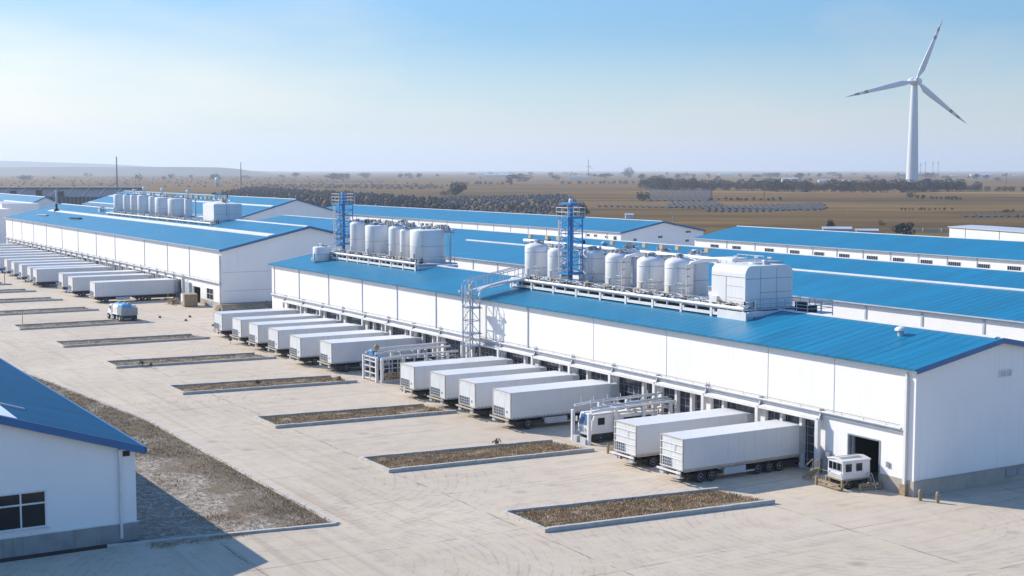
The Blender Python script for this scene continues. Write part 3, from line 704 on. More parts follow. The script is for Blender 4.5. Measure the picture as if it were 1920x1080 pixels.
for i, (nl, nr) in enumerate(zip(NL, NR)):
    W_ = 6.1
    P = thing('planting_bed', pl_labels[i], 'planting bed', (nl[0], nl[1], 0), 0, 'kerbed planting beds across the yard')
    fl, fr = (nl[0] - W_, nl[1]), (nr[0] - W_ * .93, nr[1] - 1.2)
    k = MB(); rng = random.Random(i)
    def run(a, b_, n, hgt=.34):
        for q in range(n):
            fa, fb = q / n, (q + .985) / n; j = rng.uniform(-.015, .015)
            k.beam((a[0] + (b_[0] - a[0]) * fa, a[1] + (b_[1] - a[1]) * fa + 0, hgt / 2 - .02 + j), (a[0] + (b_[0] - a[0]) * fb, a[1] + (b_[1] - a[1]) * fb, hgt / 2 - .02 + j), .32, hgt)
    run((nl[0], nl[1] + .3), nr, 20); run((fl[0], fl[1] + .3), fr, 20); run((fl[0] - .16, fl[1] + .15), (nl[0] + .16, nl[1] + .15), 7, .30)
    k.build('kerb', 'kerb', P, True)
    so_ = MB(); n1, n2 = 24, 8; vs = []
    for a in range(n1 + 1):
        for b_ in range(n2 + 1):
            u, v_ = a / n1, b_ / n2
            x = (nl[0] + (nr[0] - nl[0]) * u) * (1 - v_) + (fl[0] + (fr[0] - fl[0]) * u) * v_; y = (nl[1] + .3 + (nr[1] - nl[1] - .3) * u) * (1 - v_) + (fl[1] + .3 + (fr[1] - fl[1] - .3) * u) * v_
            taper = min(1, (1 - u) * 12)
            vs.append((x, y, (.10 + .12 * mnoise.noise((x * .6, y * .6, i))) * taper + .012))
    so_.add(vs, [(a * (n2 + 1) + b_, (a + 1) * (n2 + 1) + b_, (a + 1) * (n2 + 1) + b_ + 1, a * (n2 + 1) + b_ + 1) for a in range(n1) for b_ in range(n2)], 0, True)
    so_.build('soil', 'soil', P, True)
    gr = MB(); cnt = [4600, 3600, 2800, 2100, 1500, 1200, 1000, 700, 500, 400, 400][i]
    for _ in range(cnt):
        u, v_ = random.random() * .985, random.uniform(.06, .94)
        x = (nl[0] + (nr[0] - nl[0]) * u) * (1 - v_) + (fl[0] + (fr[0] - fl[0]) * u) * v_; y = (nl[1] + .5 + (nr[1] - nl[1] - .5) * u) * (1 - v_) + (fl[1] + .5 + (fr[1] - fl[1] - .5) * u) * v_
        if mnoise.noise((x * .35, y * .35, i * 3.)) > -.5: tuft(gr, x, y, .1, random.uniform(.06, .17) * (1.7 if random.random() < .06 else 1), 4 if i < 4 else 3, .32)
    go = gr.build('grass', 'grass', P, True); go['kind'] = 'stuff'

def weed(x, y, h, label, w=.5):
    h *= .62; w *= .6
    T = thing('weed', label, 'weed', (x, y, 0))
    MB().tube([(0, 0, 0), (.04, .02, h * .5), (0, .05, h * .85)], [.035, .03, .02], 6).build('stem', 'weed', T)
    c = MB()
    for _ in range(60):
        p = Vector((random.gauss(0, w * .4), random.gauss(0, w * .4), h * random.uniform(.55, 1.05)))
        tuft(c, p.x, p.y, p.z - .1, .22, 1, .05)
    c.build('leaves', 'weed', T)
weed(-204.5, 70.9, 1.7, 'lone tall weed near the left trailer of the row of six', .5)
weed(-186.3, 52.0, 1.2, 'bushy weed at the near corner of the fifth bed, with a twin beside it', .6)
weed(-185.2, 52.9, 1.0, 'smaller of the two weeds at the corner of the fifth bed', .6)
weed(-163, 60, 1.0, 'spiky weed in the middle of the bed by the low pipe rack', .8)
weed(-159.5, 69.5, 1.3, 'thin weed near the trailer end of the bed by the low pipe rack', .5)
weed(-114.5, 66.5, 1.2, 'dark clump at the far kerb of the second nearest bed', .7)
for x, y, l in ((-245.6, 77.5, 'small dark clod on the concrete beside the open dock of the left warehouse'), (-240, 75, 'dark clod lying nearest the row of six trailers'), (-247.5, 72.5, 'dark clod lying beyond the pale blue truck'), (-229.5, 76.5, 'dark clod close to the left end trailer of the six')):
    c = MB(); c.lathe((0, 0, 0), [(.25, 0), (.3, .15), (.18, .32), (.05, .38)], 7); tag(c.build('clod', 'weed', None, loc=(x, y, 0)), l, 'clod')

# ------------------------------------------------------------------ trailers
TR = {}
def wheel(T, x, y, r=.5, side=1):
    if ('w', r) not in TR:
        m1 = MB(); m1.lathe((0, 0, 0), [(r * .62, -.14), (r * .92, -.15), (r, -.10), (r, .10), (r * .92, .15), (r * .62, .14)], 22, axis='x'); a = m1.mesh('wheel'); a.materials.append(M['rubber'])
        m2 = MB(); m2.lathe((0, 0, 0), [(r * .62, .13), (r * .58, .155), (r * .36, .06), (r * .22, .10), (r * .14, .16), (r * .02, .16)], 18, axis='x'); b = m2.mesh('rim'); b.materials.append(M['rim'])
        TR[('w', r)] = (a, b)
    a, b = TR[('w', r)]
    o = link('wheel', a, T, (x, y, r)); o.rotation_euler = (0, 0, 0 if side > 0 else PI)
    link('rim', b, o)

def part(T, key, name, mat, fn):
    if key not in TR:
        mb = MB(); fn(mb); me = mb.mesh(name)
        for mm in (mat if isinstance(mat, tuple) else (mat,)): me.materials.append(M[mm])
        TR[key] = me
    return link(name, TR[key], T)

def trailer(x, y, label, group, w=3.3, L=13.8, H=4.0, kind='A', rz=0, drum=False):
    T = thing('box_trailer', label, 'trailer', (x, y, 0), rz, group)
    h = w / 2; K = (w, L, H, kind); z0 = 1.22 if kind == 'A' else 1.3
    part(T, K + ('box',), 'cargo_box', 'trailer', lambda m: m.bbox(-h, h, .06, L - .95, z0, H, .05))
    part(T, K + ('nose',), 'nose_unit', 'lgrey', lambda m: m.bbox(-h + .1, h - .1, L - .945, L, z0 + .1, H - .12, .06))
    def fr(m):
        for sx in (-1, 1): m.box(sx * h - .09 if sx > 0 else -h - .01, h + .01 if sx > 0 else -h + .09, -.02, .07, z0 - .03, H + .015)
        m.box(-h + .09, h - .09, -.02, .055, H - .09, H + .015); m.box(-h + .09, h - .09, -.02, .055, z0 - .03, z0 + .06)
    part(T, K + ('frame',), 'rear_frame', 'beige', fr)
    if kind == 'A':
        def dr(m):
            m.box(-h + .3, .0, .0, .056, z0 + .95, H - .12); m.box(.03, h - .12, .0, .056, z0 + .1, H - .12)
        part(T, K + ('door',), 'rear_door', 'door', dr)
        def bars(m):
            for z in (z0 + .1, z0 + .95, z0 + 1.55, z0 + 2.2): m.tube([(-h, -.06, z), (h, -.06, z)], .028, 6)
            for z in (z0 + .5, z0 + .7, z0 + .9, z0 + 1.1): m.box(.1, h - .1, -.03, -.002, z, z + .09)
            m.tube([(.5, -.05, z0 + 1.5), (.5, -.05, z0 + 2.1), (.62, -.05, z0 + 2.12)], .03, 6)
        part(T, K + ('bars',), 'door_bars', 'white', bars)
        gx0, gx1, gz0, gz1 = -h + .42, .02, z0 + .12, z0 + .92
    else:
        def dr(m):
            m.box(-h + .1, h * .28, .01, .056, z0 + 1.0, H - .1); m.box(h * .28 + .03, h - .1, .01, .056, z0 + .07, H - .1); m.box(-h + .1, -h + .3, .012, .056, z0 + .07, z0 + .97)
        part(T, K + ('door',), 'rear_door', 'door', dr)
        gx0, gx1, gz0, gz1 = -h + .32, h * .27, z0 + .12, z0 + .98
        def mk(m):
            for q in (-h + .3, -h * .1, h * .45, h - .3): m.box(q, q + .16, -.006, .008, H - .34, H - .27)
            m.box(h * .5, h * .5 + .14, -.006, .008, z0 + .5, z0 + .75); m.box(h * .5 + .2, h * .5 + .32, -.006, .008, z0 + .5, z0 + .75)
        part(T, K + ('mk',), 'door_plates', 'grey', mk)
    part(T, K + ('gr',), 'grille', 'grille', lambda m: m.box(gx0, gx1, .0, .03, gz0, gz1))
    def gb(m):
        for k in range(5): xx = gx0 + (gx1 - gx0) * k / 4; m.box(xx - .03, xx + .03, -.05, -.003, gz0, gz1)
        for k in range(4): zz = gz0 + (gz1 - gz0) * k / 3; m.box(gx0, gx1, -.035, -.006, zz - .025, zz + .025)
    part(T, K + ('gb',), 'grille_bars', 'lgrey', gb)
    def bp(m):
        m.box(-h - .06, h + .06, -.36, -.22, z0 - .22, z0 - .08)
        for sx in (-1, 1): m.box(sx * h * .7 - .06, sx * h * .7 + .06, -.3, .1, z0 - .3, z0 - .02)
    part(T, K + ('bp',), 'bumper', 'white' if kind == 'A' else 'beige', bp)
    def lm(m):
        for sx in (-1, 1): m.box(sx * h * .72 - .28, sx * h * .72 + .28, -.2, -.05, z0 - .62, z0 - .34)
    part(T, K + ('lm',), 'lamp_board', 'lgrey', lm)
    def ch(m):
        for sx in (-1, 1): m.box(sx * .55 - .09, sx * .55 + .09, .1, L - .6, z0 - .42, z0 - .01)
        for k in range(9): yy = .6 + k * (L - 2) / 8; m.box(-h + .12, h - .12, yy, yy + .12, z0 - .2, z0 - .012)
        m.box(-h + .25, h - .25, .5, 4.6, .55, z0 - .45); m.box(-h + .3, h - .3, 8.4, L - .5, .5, z0 - .45)
        for sx in (-1, 1): m.box(sx * (h - .2) - .15, sx * (h - .2) + .15, .6, .68, .35, z0 - .3)
    part(T, K + ('ch',), 'chassis', 'dark', ch)
    def rail(m):
        if kind == 'A': m.box(h + .003, h + .05, .1, L - .95, z0 + .02, z0 + .16)
        else:
            n = 26
            for k in range(n): yy = .3 + k * (L - 1.6) / n; m.box(h + .003, h + .03, yy, yy + .26, z0 + .05, z0 + .11)
        m.box(h + .003, h + .04, .1, L - .95, z0 - .10, z0 - .02)
    part(T, K + ('rail',), 'side_rail', 'beige' if kind == 'A' else 'grey', rail)
    def lk(m):
        m.box(h - .55, h - .02, 4.6 if kind == 'A' else 4.2, 7.0, .52, 1.05); m.box(h - .06, h + .02, 4.5, 8.0, .42, .55)
    part(T, K + ('lk',), 'side_locker', 'lgrey', lk)
    ys = (2.0, 3.25, 8.5, 9.8, 11.0) if kind == 'A' else ((2.2, 9.6, 10.9) if not drum else (1.8, 3.0, 10.4))
    for yy in ys:
        wheel(T, h - .2, yy, .5 if kind == 'A' else .52, 1); wheel(T, -h + .2, yy, .5 if kind == 'A' else .52, -1)
    if drum:
        part(T, K + ('drum',), 'blue_tank', 'bluedrum', lambda m: m.lathe((0, 0, 0), [(.1, 0), (.42, .03), (.45, .1), (.45, .9), (.42, .97), (.1, 1.)], 18, axis='x')).location = (h - .25, .9, .62)
    return T
G1 = 'pair of tan-edged box trailers'
trailer(-93.7, 71.9, 'nearest white box trailer with barred rear, beside the open dark dock door', G1, 3.2, 14.2, 4.0, 'A')
trailer(-100.9, 72.1, 'white box trailer with tan edges, between the nearest one and the truck cab', G1, 3.4, 14.0, 4.0, 'A')
G2 = 'four box trailers between the two pipe racks'
for x, l in ((-122.5, 'rightmost of the four trailers between the pipe racks, its side fully visible'), (-130.0, 'second from the right of the four trailers between the pipe racks'), (-136.9, 'third from the right of the four trailers between the pipe racks'), (-144.6, 'leftmost of the four trailers, beside the low pipe rack and ladder tower')):
    trailer(x, 71.7, l, G2, 3.7, 13.6, 4.0, 'B')
G3 = 'six box trailers beyond the low pipe rack'
for k, (x, y) in enumerate(((-169.9, 72.1), (-177.8, 70.9), (-187.5, 71.4), (-195.6, 71.4), (-203.6, 71.6), (-213.6, 72.0))):
    trailer(x, y, ['rightmost of the six trailers, its wheel showing beside the low pipe rack', 'second from the right of the six trailers beyond the low pipe rack', 'third from the right of the six trailers beyond the low pipe rack', 'third from the left of the six trailers beyond the low pipe rack', 'second from the left of the six trailers, a dark wheel below it', 'leftmost of the six trailers, nearest the gap between the warehouses'][k], G3, 4.0, 13.6, 4.0, 'B')
G4 = 'trailers docked along the left warehouse'
v_lab = ['long white trailer by the open dock at the near end of the left warehouse', 'white trailer right behind the long one at the left warehouse dock', 'third trailer from the near end of the left warehouse', 'fourth trailer along the left warehouse, with a dark wheeled frame below it', 'fifth trailer along the left warehouse, its rear narrow behind another', 'sixth trailer along the left warehouse with a blue tank below', 'seventh trailer along the left warehouse with a blue tank below', 'eighth trailer along the left warehouse with a blue tank below', 'ninth trailer along the left warehouse, only partly in view, a blue tank below']
v_pos = [(-283.5, 69.3), (-299.5, 68.6), (-311.0, 69.2), (-328.0, 67.2), (-334.6, 67.2), (-345.2, 67.4), (-355.5, 67.6), (-366.5, 68.0), (-378.5, 68.0)]
for k, (x, y) in enumerate(v_pos):
    trailer(x, y, v_lab[k], G4, 4.3 if k < 4 else 4.0, 17.2, 4.2, 'B', 0, k in (2, 4, 5, 6, 7, 8))
for k, x in enumerate((-390, -402, -414.5, -428, -442)):
    trailer(x, 68.5, ['tenth trailer along the left warehouse, only its front roof in view', 'second far trailer showing only its roof by the far docks', 'third far trailer showing only its roof by the far docks', 'fourth far trailer showing only its roof by the far docks', 'farthest trailer of all, by the end of the left warehouse'][k], G4, 4.2, 17.0, 4.2, 'B', 0, False)

# ------------------------------------------------------------------ pale blue truck, cab unit, cab under the gantry
M['skyblue'] = paint('sky_blue_paint', (.10, .36, .60), .4, .1, 1.)
T = thing('tipper_truck', 'pale blue and white truck with a grey tailboard parked by a planting bed', 'truck', (-247.0, 65.7, 0), R(4))
m = MB(); m.bbox(-3.9, -2.5, -1.25, 1.25, .85, 2.75, .2); m.bbox(-5.1, -3.9, -1.1, 1.1, .85, 1.85, .22); c = m.build('cab', 'tank', T)
MB().add([(-3.94, -1.0, 1.9), (-3.94, 1.0, 1.9), (-3.915, .95, 2.5), (-3.915, -.95, 2.5)], [(0, 1, 2, 3)]).build('windscreen', 'bluglass', c)
MB().box(-3.6, -2.9, -1.28, -1.252, 1.8, 2.45).build('side_window', 'bluglass', c)
MB().box(-2.494, -2.47, -.9, .9, 1.9, 2.5).build('rear_window', 'cyan', c)
m = MB(); m.bbox(-2.0, 1.2, -1.35, 1.35, 1.25, 2.85, .35); m.build('tank_body', 'tank', T)
m = MB(); m.box(1.25, 3.3, -1.5, 1.5, 1.2, 2.4)
for y in (-1.5, -.62, -.02, .6, 1.4): m.box(3.303, 3.38, y, y + .1, 1.2, 2.45)
m.box(3.303, 3.4, -1.4, 1.4, 2.36, 2.52); m.box(3.303, 3.4, -1.4, 1.4, 1.14, 1.28); m.build('tailboard', 'grey', T)
MB().bbox(-1.4, 2.7, -1.1, .75, 2.42, 3.1, .2).build('load_cover', 'skyblue', T)
MB().lathe((2.3, 1.15, 2.41), [(.5, 0), (.45, .35), (.1, .5)], 14).build('load_dome', 'tank', T)
MB().box(-4.9, 3.2, -.5, .5, .55, 1.1).box(2.4, 3.45, -1.35, 1.35, .4, 1.1).box(-2.45, -2.05, -1.1, 1.1, .7, 2.0).build('chassis', 'dark', T)
MB().box(3.48, 3.55, -1.1, .3, .5, .62).build('bumper', 'lgrey', T)
MB().bbox(3.2, 4.2, 1.1, 1.6, .05, .45, .05).build('rear_step', 'grey', T)
for x, y in ((-3.2, 0), (-1.0, -.35), (.6, .2), (1.9, .4)): MB().bbox(x - .22, x + .22, y - .2, y + .2, 2.76 if x < -2.5 else 3.11, 3.0 if x < -2.5 else 3.36, .05).build('beacon', 'creambox', T)
for x in (-4.2, -1.5, .6, 1.9):
    for sy in (-1, 1):
        m1 = MB(); m1.lathe((0, 0, 0), [(.34, -.17), (.52, -.18), (.56, -.12), (.56, .12), (.52, .18), (.34, .17)], 20, axis='y'); wo = m1.build('wheel', 'rubber', T, loc=(x, sy * 1.2, .56))
        MB().lathe((0, 0, 0), [(.3, -.185), (.12, -.19), (.1, .19), (.3, .185)], 16, axis='y').build('rim', 'lgrey', wo)
MB().bbox(-4.75, -3.65, -1.32, -1.0, 1.0, 1.25, .1).bbox(-2.0, 1.3, -1.42, -1.05, 1.14, 1.24, .04).build('mudguard', 'white', T)
T = thing('control_cabin', 'small white cab with window band and tan bumper before the open dark door', 'cab', (-84.6, 83.6, 0), R(-6))
m = MB(); m.prism([(-1.0, .85), (1.0, .85), (1.02, 1.35), (.97, 2.42), (.0, 2.56), (-.97, 2.42), (-1.02, 1.35)], -1.15, 1.7, 'y'); c = m.build('body', 'white', T)
r = MB(); r.prism([(-1.03, 2.40), (0, 2.565), (1.03, 2.40), (1.03, 2.50), (0, 2.67), (-1.03, 2.50)], -1.24, 1.78, 'y'); ro = r.build('roof', 'white', T)
MB().add([(-.85, -.8, 2.545), (-.12, -.8, 2.66), (-.12, 1.4, 2.66), (-.85, 1.4, 2.545)], [(0, 1, 2, 3)]).add([(.15, -.95, 2.66), (.62, -.95, 2.58), (.62, 1.2, 2.58), (.15, 1.2, 2.66)], [(0, 1, 2, 3)]).build('roof_panels', 'grey', ro)
wo = MB().box(-.82, .82, -1.185, -1.152, 1.62, 2.25).build('window', 'glass', T)
m = MB()
for xx in (-.84, -.3, .26, .82): m.box(xx - .022, xx + .022, -1.205, -1.187, 1.6, 2.27)
m.box(-.8, .8, -1.203, -1.188, 1.58, 1.62); m.box(-.8, .8, -1.203, -1.188, 2.25, 2.29); m.build('window_frame', 'lgrey', wo)
for y in (-.55, .55): MB().box(1.0, 1.045, y - .3, y + .3, 1.55, 2.2).build('window', 'glass', T)
MB().box(-.95, .95, -1.19, -1.153, 1.02, 1.28).build('sign_strip', 'lgrey', T)
for xx in (-.8, .8): MB().lathe((xx, -1.15, 1.4), [(.1, -.0), (.1, -.05), (.05, -.06)], 12, axis='y').build('headlight', 'skylight', T)
m = MB(); m.box(-.85, .85, -1.0, 1.6, .42, .84); m.build('chassis', 'dark', T)
for y in (-.45, 1.1): wheel(T, .82, y, .42, 1); wheel(T, -.82, y, .42, -1)
m = MB()
for x in (-1.05, 1.05):
    for y in (-1.25, 1.75): m.box(x - .08, x + .08, y - .08, y + .08, 0, .95)
m.beam((-1, -1.25, .86), (1, -1.25, .86), .12); m.beam((1.07, -1.2, .86), (1.07, 1.7, .86), .1); m.beam((1.07, -1.2, .3), (1.07, -.7, .82), .08)
m.build('leg_frame', 'tanbar', T)
m = MB(); m.box(-1.8, -1.62, -1.9, -1.68, 0, .75); m.beam((-1.7, -1.75, .48), (1.1, -1.65, .48), .12, .22); m.beam((-1.7, -1.75, .18), (1.1, -1.65, .18), .1, .12); m.build('bumper_rail', 'tanbar', T)
MB().tube([(1.1, 1.4, 1.35), (1.5, 1.5, 1.3), (1.9, 1.5, .6), (2.1, 1.5, .1)], .05, 6).tube([(1.1, 1.3, 1.2), (1.4, 1.35, 1.1), (1.6, 1.4, .5)], .04, 6).build('hose', 'lgrey', T)
T = thing('timber_barrier', 'low tan slatted barrier standing beside the white cabin', 'barrier', (-82.6, 84.4, 0), R(78))
m = MB(); m.box(-1.05, -.9, -.1, .1, 0, .62); m.box(.95, 1.1, -.1, .1, 0, .62)
for z in (.15, .38, .55): m.box(-.9, .95, -.05, .05, z, z + .09)
for k in range(6): m.box(-.7 + k * .3, -.6 + k * .3, -.045, .045, .05, .56)
m.build('slats', 'tanbar', T)
T = thing('dock_steps', 'short tan steel steps between the nearest trailer and the white cabin', 'steps', (-88.2, 83.0, 0))
m = MB()
for k in range(5): m.box(-.5 + k * .22, -.25 + k * .22, -.4, .4, .18 + k * .22, .22 + k * .22)
for y in (-.42, .42): m.beam((-.6, y, .05), (.6, y, 1.15), .06, .18); m.tube([(-.6, y, .9), (.6, y, 2.0)], .035, 6); m.tube([(-.6, y, .05), (-.6, y, .9)], .03, 6); m.tube([(.6, y, 1.0), (.6, y, 2.0)], .03, 6)
m.build('stair_flight', 'tanbar', T)
T = thing('handrail', 'thin tan handrail between the dock steps and the white cabin', 'railing', (-86.9, 83.6, 0))
MB().tube([(-.9, 0, 0), (-.9, 0, .95), (.7, -.2, 1.0), (.7, -.2, 0)], .04, 6).tube([(-.9, 0, .5), (.7, -.2, .5)], .03, 6).build('rails', 'tanbar', T)
for x, y, l in ((-77.9, 85.3, 'tan bollard next to the near corner of the big warehouse'), (-76.6, 85.9, 'tan bollard farther right of the warehouse corner')):
    T = thing('bollard', l, 'bollard', (x, y, 0), 0, 'bollards by the warehouse corner')
    MB().lathe((0, 0, 0), [(.16, 0), (.16, .82), (.12, .9), (.03, .93)], 14).build('post', 'tanbar', T)
    MB().lathe((0, 0, 0), [(.168, .6), (.168, .74)], 14).build('band', 'tan', T)

def beams(T, name, mat, segs, w, h=None):
    m = MB()
    for p, q in segs: m.beam(p, q, w, h)
    return m.build(name, mat, T)
# gantry with a truck cab
T = thing('pipe_gantry', 'white pipe gantry running to the dock with a truck cab standing under it', 'pipe rack', (-112.2, 74.8, 0))
for x in (-1.45, 1.45):
    for y in (0, 3.2, 6.6, 10.0): MB().bbox(x - .16, x + .16, y - .16, y + .16, 0, 3.1 if y < 1 else 3.5, .03).build('post', 'white', T)
for x, z in ((-1.45, 3.75), (1.45, 3.45)):
    MB().tube([(x, .2, z - .25), (x, 2, z - .1), (x, 10.6, z)], .13, 8).build('pipe', 'white', T)
MB().tube([(-.6, 1.5, 3.9), (-.6, 10.5, 4.0)], .1, 8).tube([(.3, 1.0, 3.3), (.3, 10.5, 3.7)], .12, 8).tube([(.9, 2, 3.3), (.9, 10.5, 3.6)], .08, 8).build('pipe', 'lgrey', T)
beams(T, 'cross_beam', 'lgrey', [((-1.45, y, 3.4), (1.45, y, 3.4)) for y in (3.2, 5, 6.6, 8.4, 10)] + [((-1.45, 3.2, 3.4), (1.45, 6.6, 3.4)), ((-1.45, 6.6, 3.4), (1.45, 10, 3.4)), ((1.45, .1, 2.9), (1.45, 10, 2.9))], .14)
beams(T, 'stub', 'lgrey', [((x, y, 3.6), (x, y, 4.25)) for x in (-1.45, .3) for y in (1, 2.5, 4.2, 5.8, 7.5, 9.2)], .07)
m = MB(); rng = random.Random(5)
for _ in range(40):
    x, y, z = rng.uniform(-1.3, 1.3), rng.uniform(5.5, 10), rng.uniform(.4, 3); a = rng.choice(((rng.uniform(.4, 1.2), 0, 0), (0, rng.uniform(.5, 2), 0), (0, 0, rng.uniform(.3, .9))))
    m.tube([(x, y, z), (x + a[0], y + a[1], z + a[2])], rng.uniform(.03, .09), 6)
m.build('valve_pipework', 'lgrey', T)
m = MB()
for _ in range(7):
    x, y, z = rng.uniform(-1, 1.3), rng.uniform(4.5, 9.5), rng.uniform(2.6, 3.4); m.box(x - .15, x + .15, y - .15, y + .15, z, z + .35)
m.build('valve_boxes', 'creambox', T)
T = thing('truck_cab', 'white truck cab with blue windscreen standing under the pipe gantry', 'truck', (-112.2, 75.7, 0))
m = MB(); m.prism([(-.4, .95), (3.0, .95), (3.0, 2.85), (-.1, 2.85), (-.45, 1.75)], -1.22, 1.22); m.prism([(3.05, 1.0), (7.2, 1.0), (7.2, 2.6), (3.05, 2.6)], -1.2, 1.2); c = m.build('body', 'white', T)
MB().add([(-1.05, -.475, 1.72), (1.05, -.475, 1.72), (1.05, -.15, 2.72), (-1.05, -.15, 2.72)], [(0, 1, 2, 3)]).build('windscreen', 'bluglass', c)
m = MB()
for k in range(3): m.beam((-.5 + k * .5, -.5, 1.82), (-.5 + k * .5, -.17, 2.73), .02)
m.build('windscreen_bars', 'grey', c)
MB().box(1.225, 1.25, .3, 1.1, 1.8, 2.5).box(1.225, 1.24, 3.4, 6.8, 1.9, 2.3).build('side_window', 'glass', c)
m = MB(); m.box(-1.25, 1.25, -.6, -.42, .8, 1.0)
for k in range(5): m.box(-1. + k * .45, -.75 + k * .45, -.52, -.42, 1.15, 1.4)
m.build('bumper', 'lgrey', T)
for sx in (-1, 1): MB().box(sx * 1.4 - .08, sx * 1.4 + .08, -.55, -.4, 1.9, 2.4).build('mirror', 'white', T)
MB().box(-1.15, 1.15, -.2, 7, .35, .93).build('chassis', 'dark', T)
for y in (.7, 5.2): wheel(T, 1.0, y, .48, 1); wheel(T, -1.0, y, .48, -1)
MB().box(.4, 1.3, -1.25, -.8, 0, .55).box(-1.0, -.3, -1.2, -.8, 0, .62).build('step_block', 'lgrey', T)
T = thing('timber_barrier', 'short tan board barrier on posts between the truck cab and the second trailer', 'barrier', (-105.7, 74.2, 0), R(12))
MB().box(-.85, .85, -.05, .05, .3, .85).box(-.8, -.68, -.1, .1, 0, .95).box(.66, .8, -.1, .1, 0, .9).build('board', 'tanbar', T)
T = thing('prop_frame', 'light steel trestle leaning beside the truck cab', 'trestle', (-107.8, 76.6, 0))
beams(T, 'struts', 'lgrey', [((-.3, -.4, 0), (.1, -.4, 1.8)), ((.1, -.4, 1.8), (1.6, .2, 1.5)), ((1.7, .2, 0), (1.6, .2, 1.5)), ((0, -.4, .9), (1.65, .2, .8))], .1)
MB().box(.2, 1.4, -.3, -.2, .6, .85).build('board', 'tanbar', T)

# low pipe rack beside the ladder tower
T = thing('pipe_rack', 'white tubular pipe rack with a blue head beside the row of six trailers', 'pipe rack', (-159.3, 73.9, 0))
for x, y in ((-2.3, 0), (1.6, 0), (2.4, .35), (2.4, 3.4), (2.4, 6.6), (2.4, 9.8), (-2.3, 4), (-2.3, 8)): MB().bbox(x - .17, x + .17, y - .17, y + .17, 0, 3.15, .03).build('post', 'white', T)
beams(T, 'end_ladder', 'white', [((-2.3, 0, z), (1.6, 0, z)) for z in (.25, 1.05, 1.85, 2.55, 3.05)] + [((-.4, 0, 0), (-.4, 0, 3.3))], .12)
beams(T, 'side_rails', 'lgrey', [((2.4, .35, z), (2.4, 11, z)) for z in (1.2, 1.8, 2.4, 2.9)] + [((2.4, y, .2), (2.4, y, 3)) for y in (1.8, 2.6, 5, 8.2)], .09)
for x, z, y1 in ((2.4, 3.25, 11.3), (.9, 3.75, 11), (-.5, 4.05, 11.2), (-1.9, 3.6, 10.5)):
    MB().tube([(x, .1 if x < 2 else .3, z - .15), (x, 3, z), (x, y1, z + .1)], .14, 8).build('pipe', 'white', T)
for y in (1.5, 3.2, 5.1, 7, 8.8): MB().tube([(.9, y, 3.7), (1.8, y, 3.7), (2.1, y, 3.4), (2.1, y, .6)], .07, 6).build('drop_pipe', 'lgrey', T)
m = MB(); rng = random.Random(8)
for _ in range(60):
    x, y, z = rng.uniform(-2.1, 2), rng.uniform(.8, 10.5), rng.uniform(.3, 3.3); a = rng.choice(((rng.uniform(.4, 1.6), 0, 0), (0, rng.uniform(.6, 2.4), 0), (0, 0, rng.uniform(.3, .9))))
    m.tube([(x, y, z), (x + a[0], y + a[1], z + a[2])], rng.uniform(.04, .11), 6)
m.build('valve_pipework', 'grey', T)
MB().box(-1.9, 1.9, 1.0, 10.5, .2, .35).box(-1.9, -1.7, 1, 10.4, .36, 2.2).build('equipment_skid', 'dark', T)
MB().bbox(-1.8, -.2, .3, 1.0, 3.3, 3.75, .05).bbox(.0, 1.3, .3, .9, 2.7, 3.15, .05).build('pump_head', 'blue', T)
MB().lathe((.3, .6, 3.2), [(.12, 0), (.12, .8), (.32, .9), (.36, 1.2), (.2, 1.45), (.05, 1.5)], 14).build('gauge_drum', 'tanbar', T)
m = MB(); m.box(2.62, 2.72, .6, 6.0, .35, .78); m.box(2.62, 2.72, .6, 6.0, .86, 1.28)
bo = m.build('notice_board', 'tanbar', T)
m = MB(); rng = random.Random(2)
for z in (.5, 1.0):
    y = .9
    while y < 5.7:
        w_ = rng.uniform(.12, .34)
        if rng.random() < .75: m.box(2.722, 2.73, y, y + w_, z, z + rng.uniform(.1, .2))
        y += w_ + .12
m.build('stencil_marks', 'dark', bo)
MB().box(2.45, 2.85, .5, 6.2, 0, .3).build('plinth', 'kerb', T)

# crate, debris, poles on the yard
T = thing('timber_crate', 'tan timber crate with a white side before the left warehouse door', 'crate', (-266.0, 83.9, 0), R(-8))
m = MB(); m.box(-1.9, 1.9, -1.3, 1.3, .2, 2.5)
m.build('crate_box', 'crate', T)
m = MB()
for k in range(7): m.box(1.902, 1.94, -1.25 + k * .36, -.95 + k * .36, .2, 2.5)
for z in (.3, 2.2): m.box(1.942, 1.98, -1.3, 1.3, z, z + .15)
m.build('slats', 'tanbar', T)
MB().box(-1.9, .4, -1.36, -1.303, .9, 2.4).build('side_sheet', 'white', T)
MB().box(-1.8, -1.4, -1.2, 1.2, 0, .19).box(1.4, 1.8, -1.2, 1.2, 0, .19).build('skids', 'tanbar', T)
T = thing('debris_pile', 'brown timber debris between the long trailer and the crate', 'debris', (-272.5, 82.3, 0))
m = MB(); rng = random.Random(4)
for _ in range(26):
    x, y, z = rng.gauss(0, 1.4), rng.gauss(0, .7), rng.uniform(.1, .9); a = rng.uniform(0, PI); m.beam((x - math.cos(a), y - math.sin(a), z), (x + math.cos(a), y + math.sin(a), max(.08, z + rng.uniform(-.3, .3))), .22, .12)
m.build('planks', 'tanbar', T)
MB().tube([(.6, -.9, 0), (.6, -.9, 2.9)], .07, 6).build('stake', 'tan', T)
T = thing('rubble_heap', 'long heap of brown and white rubble against the white gable in the warehouse gap', 'rubble', (-252.6, 98.5, 0), R(90))
m = MB(); w2 = MB(); rng = random.Random(6)
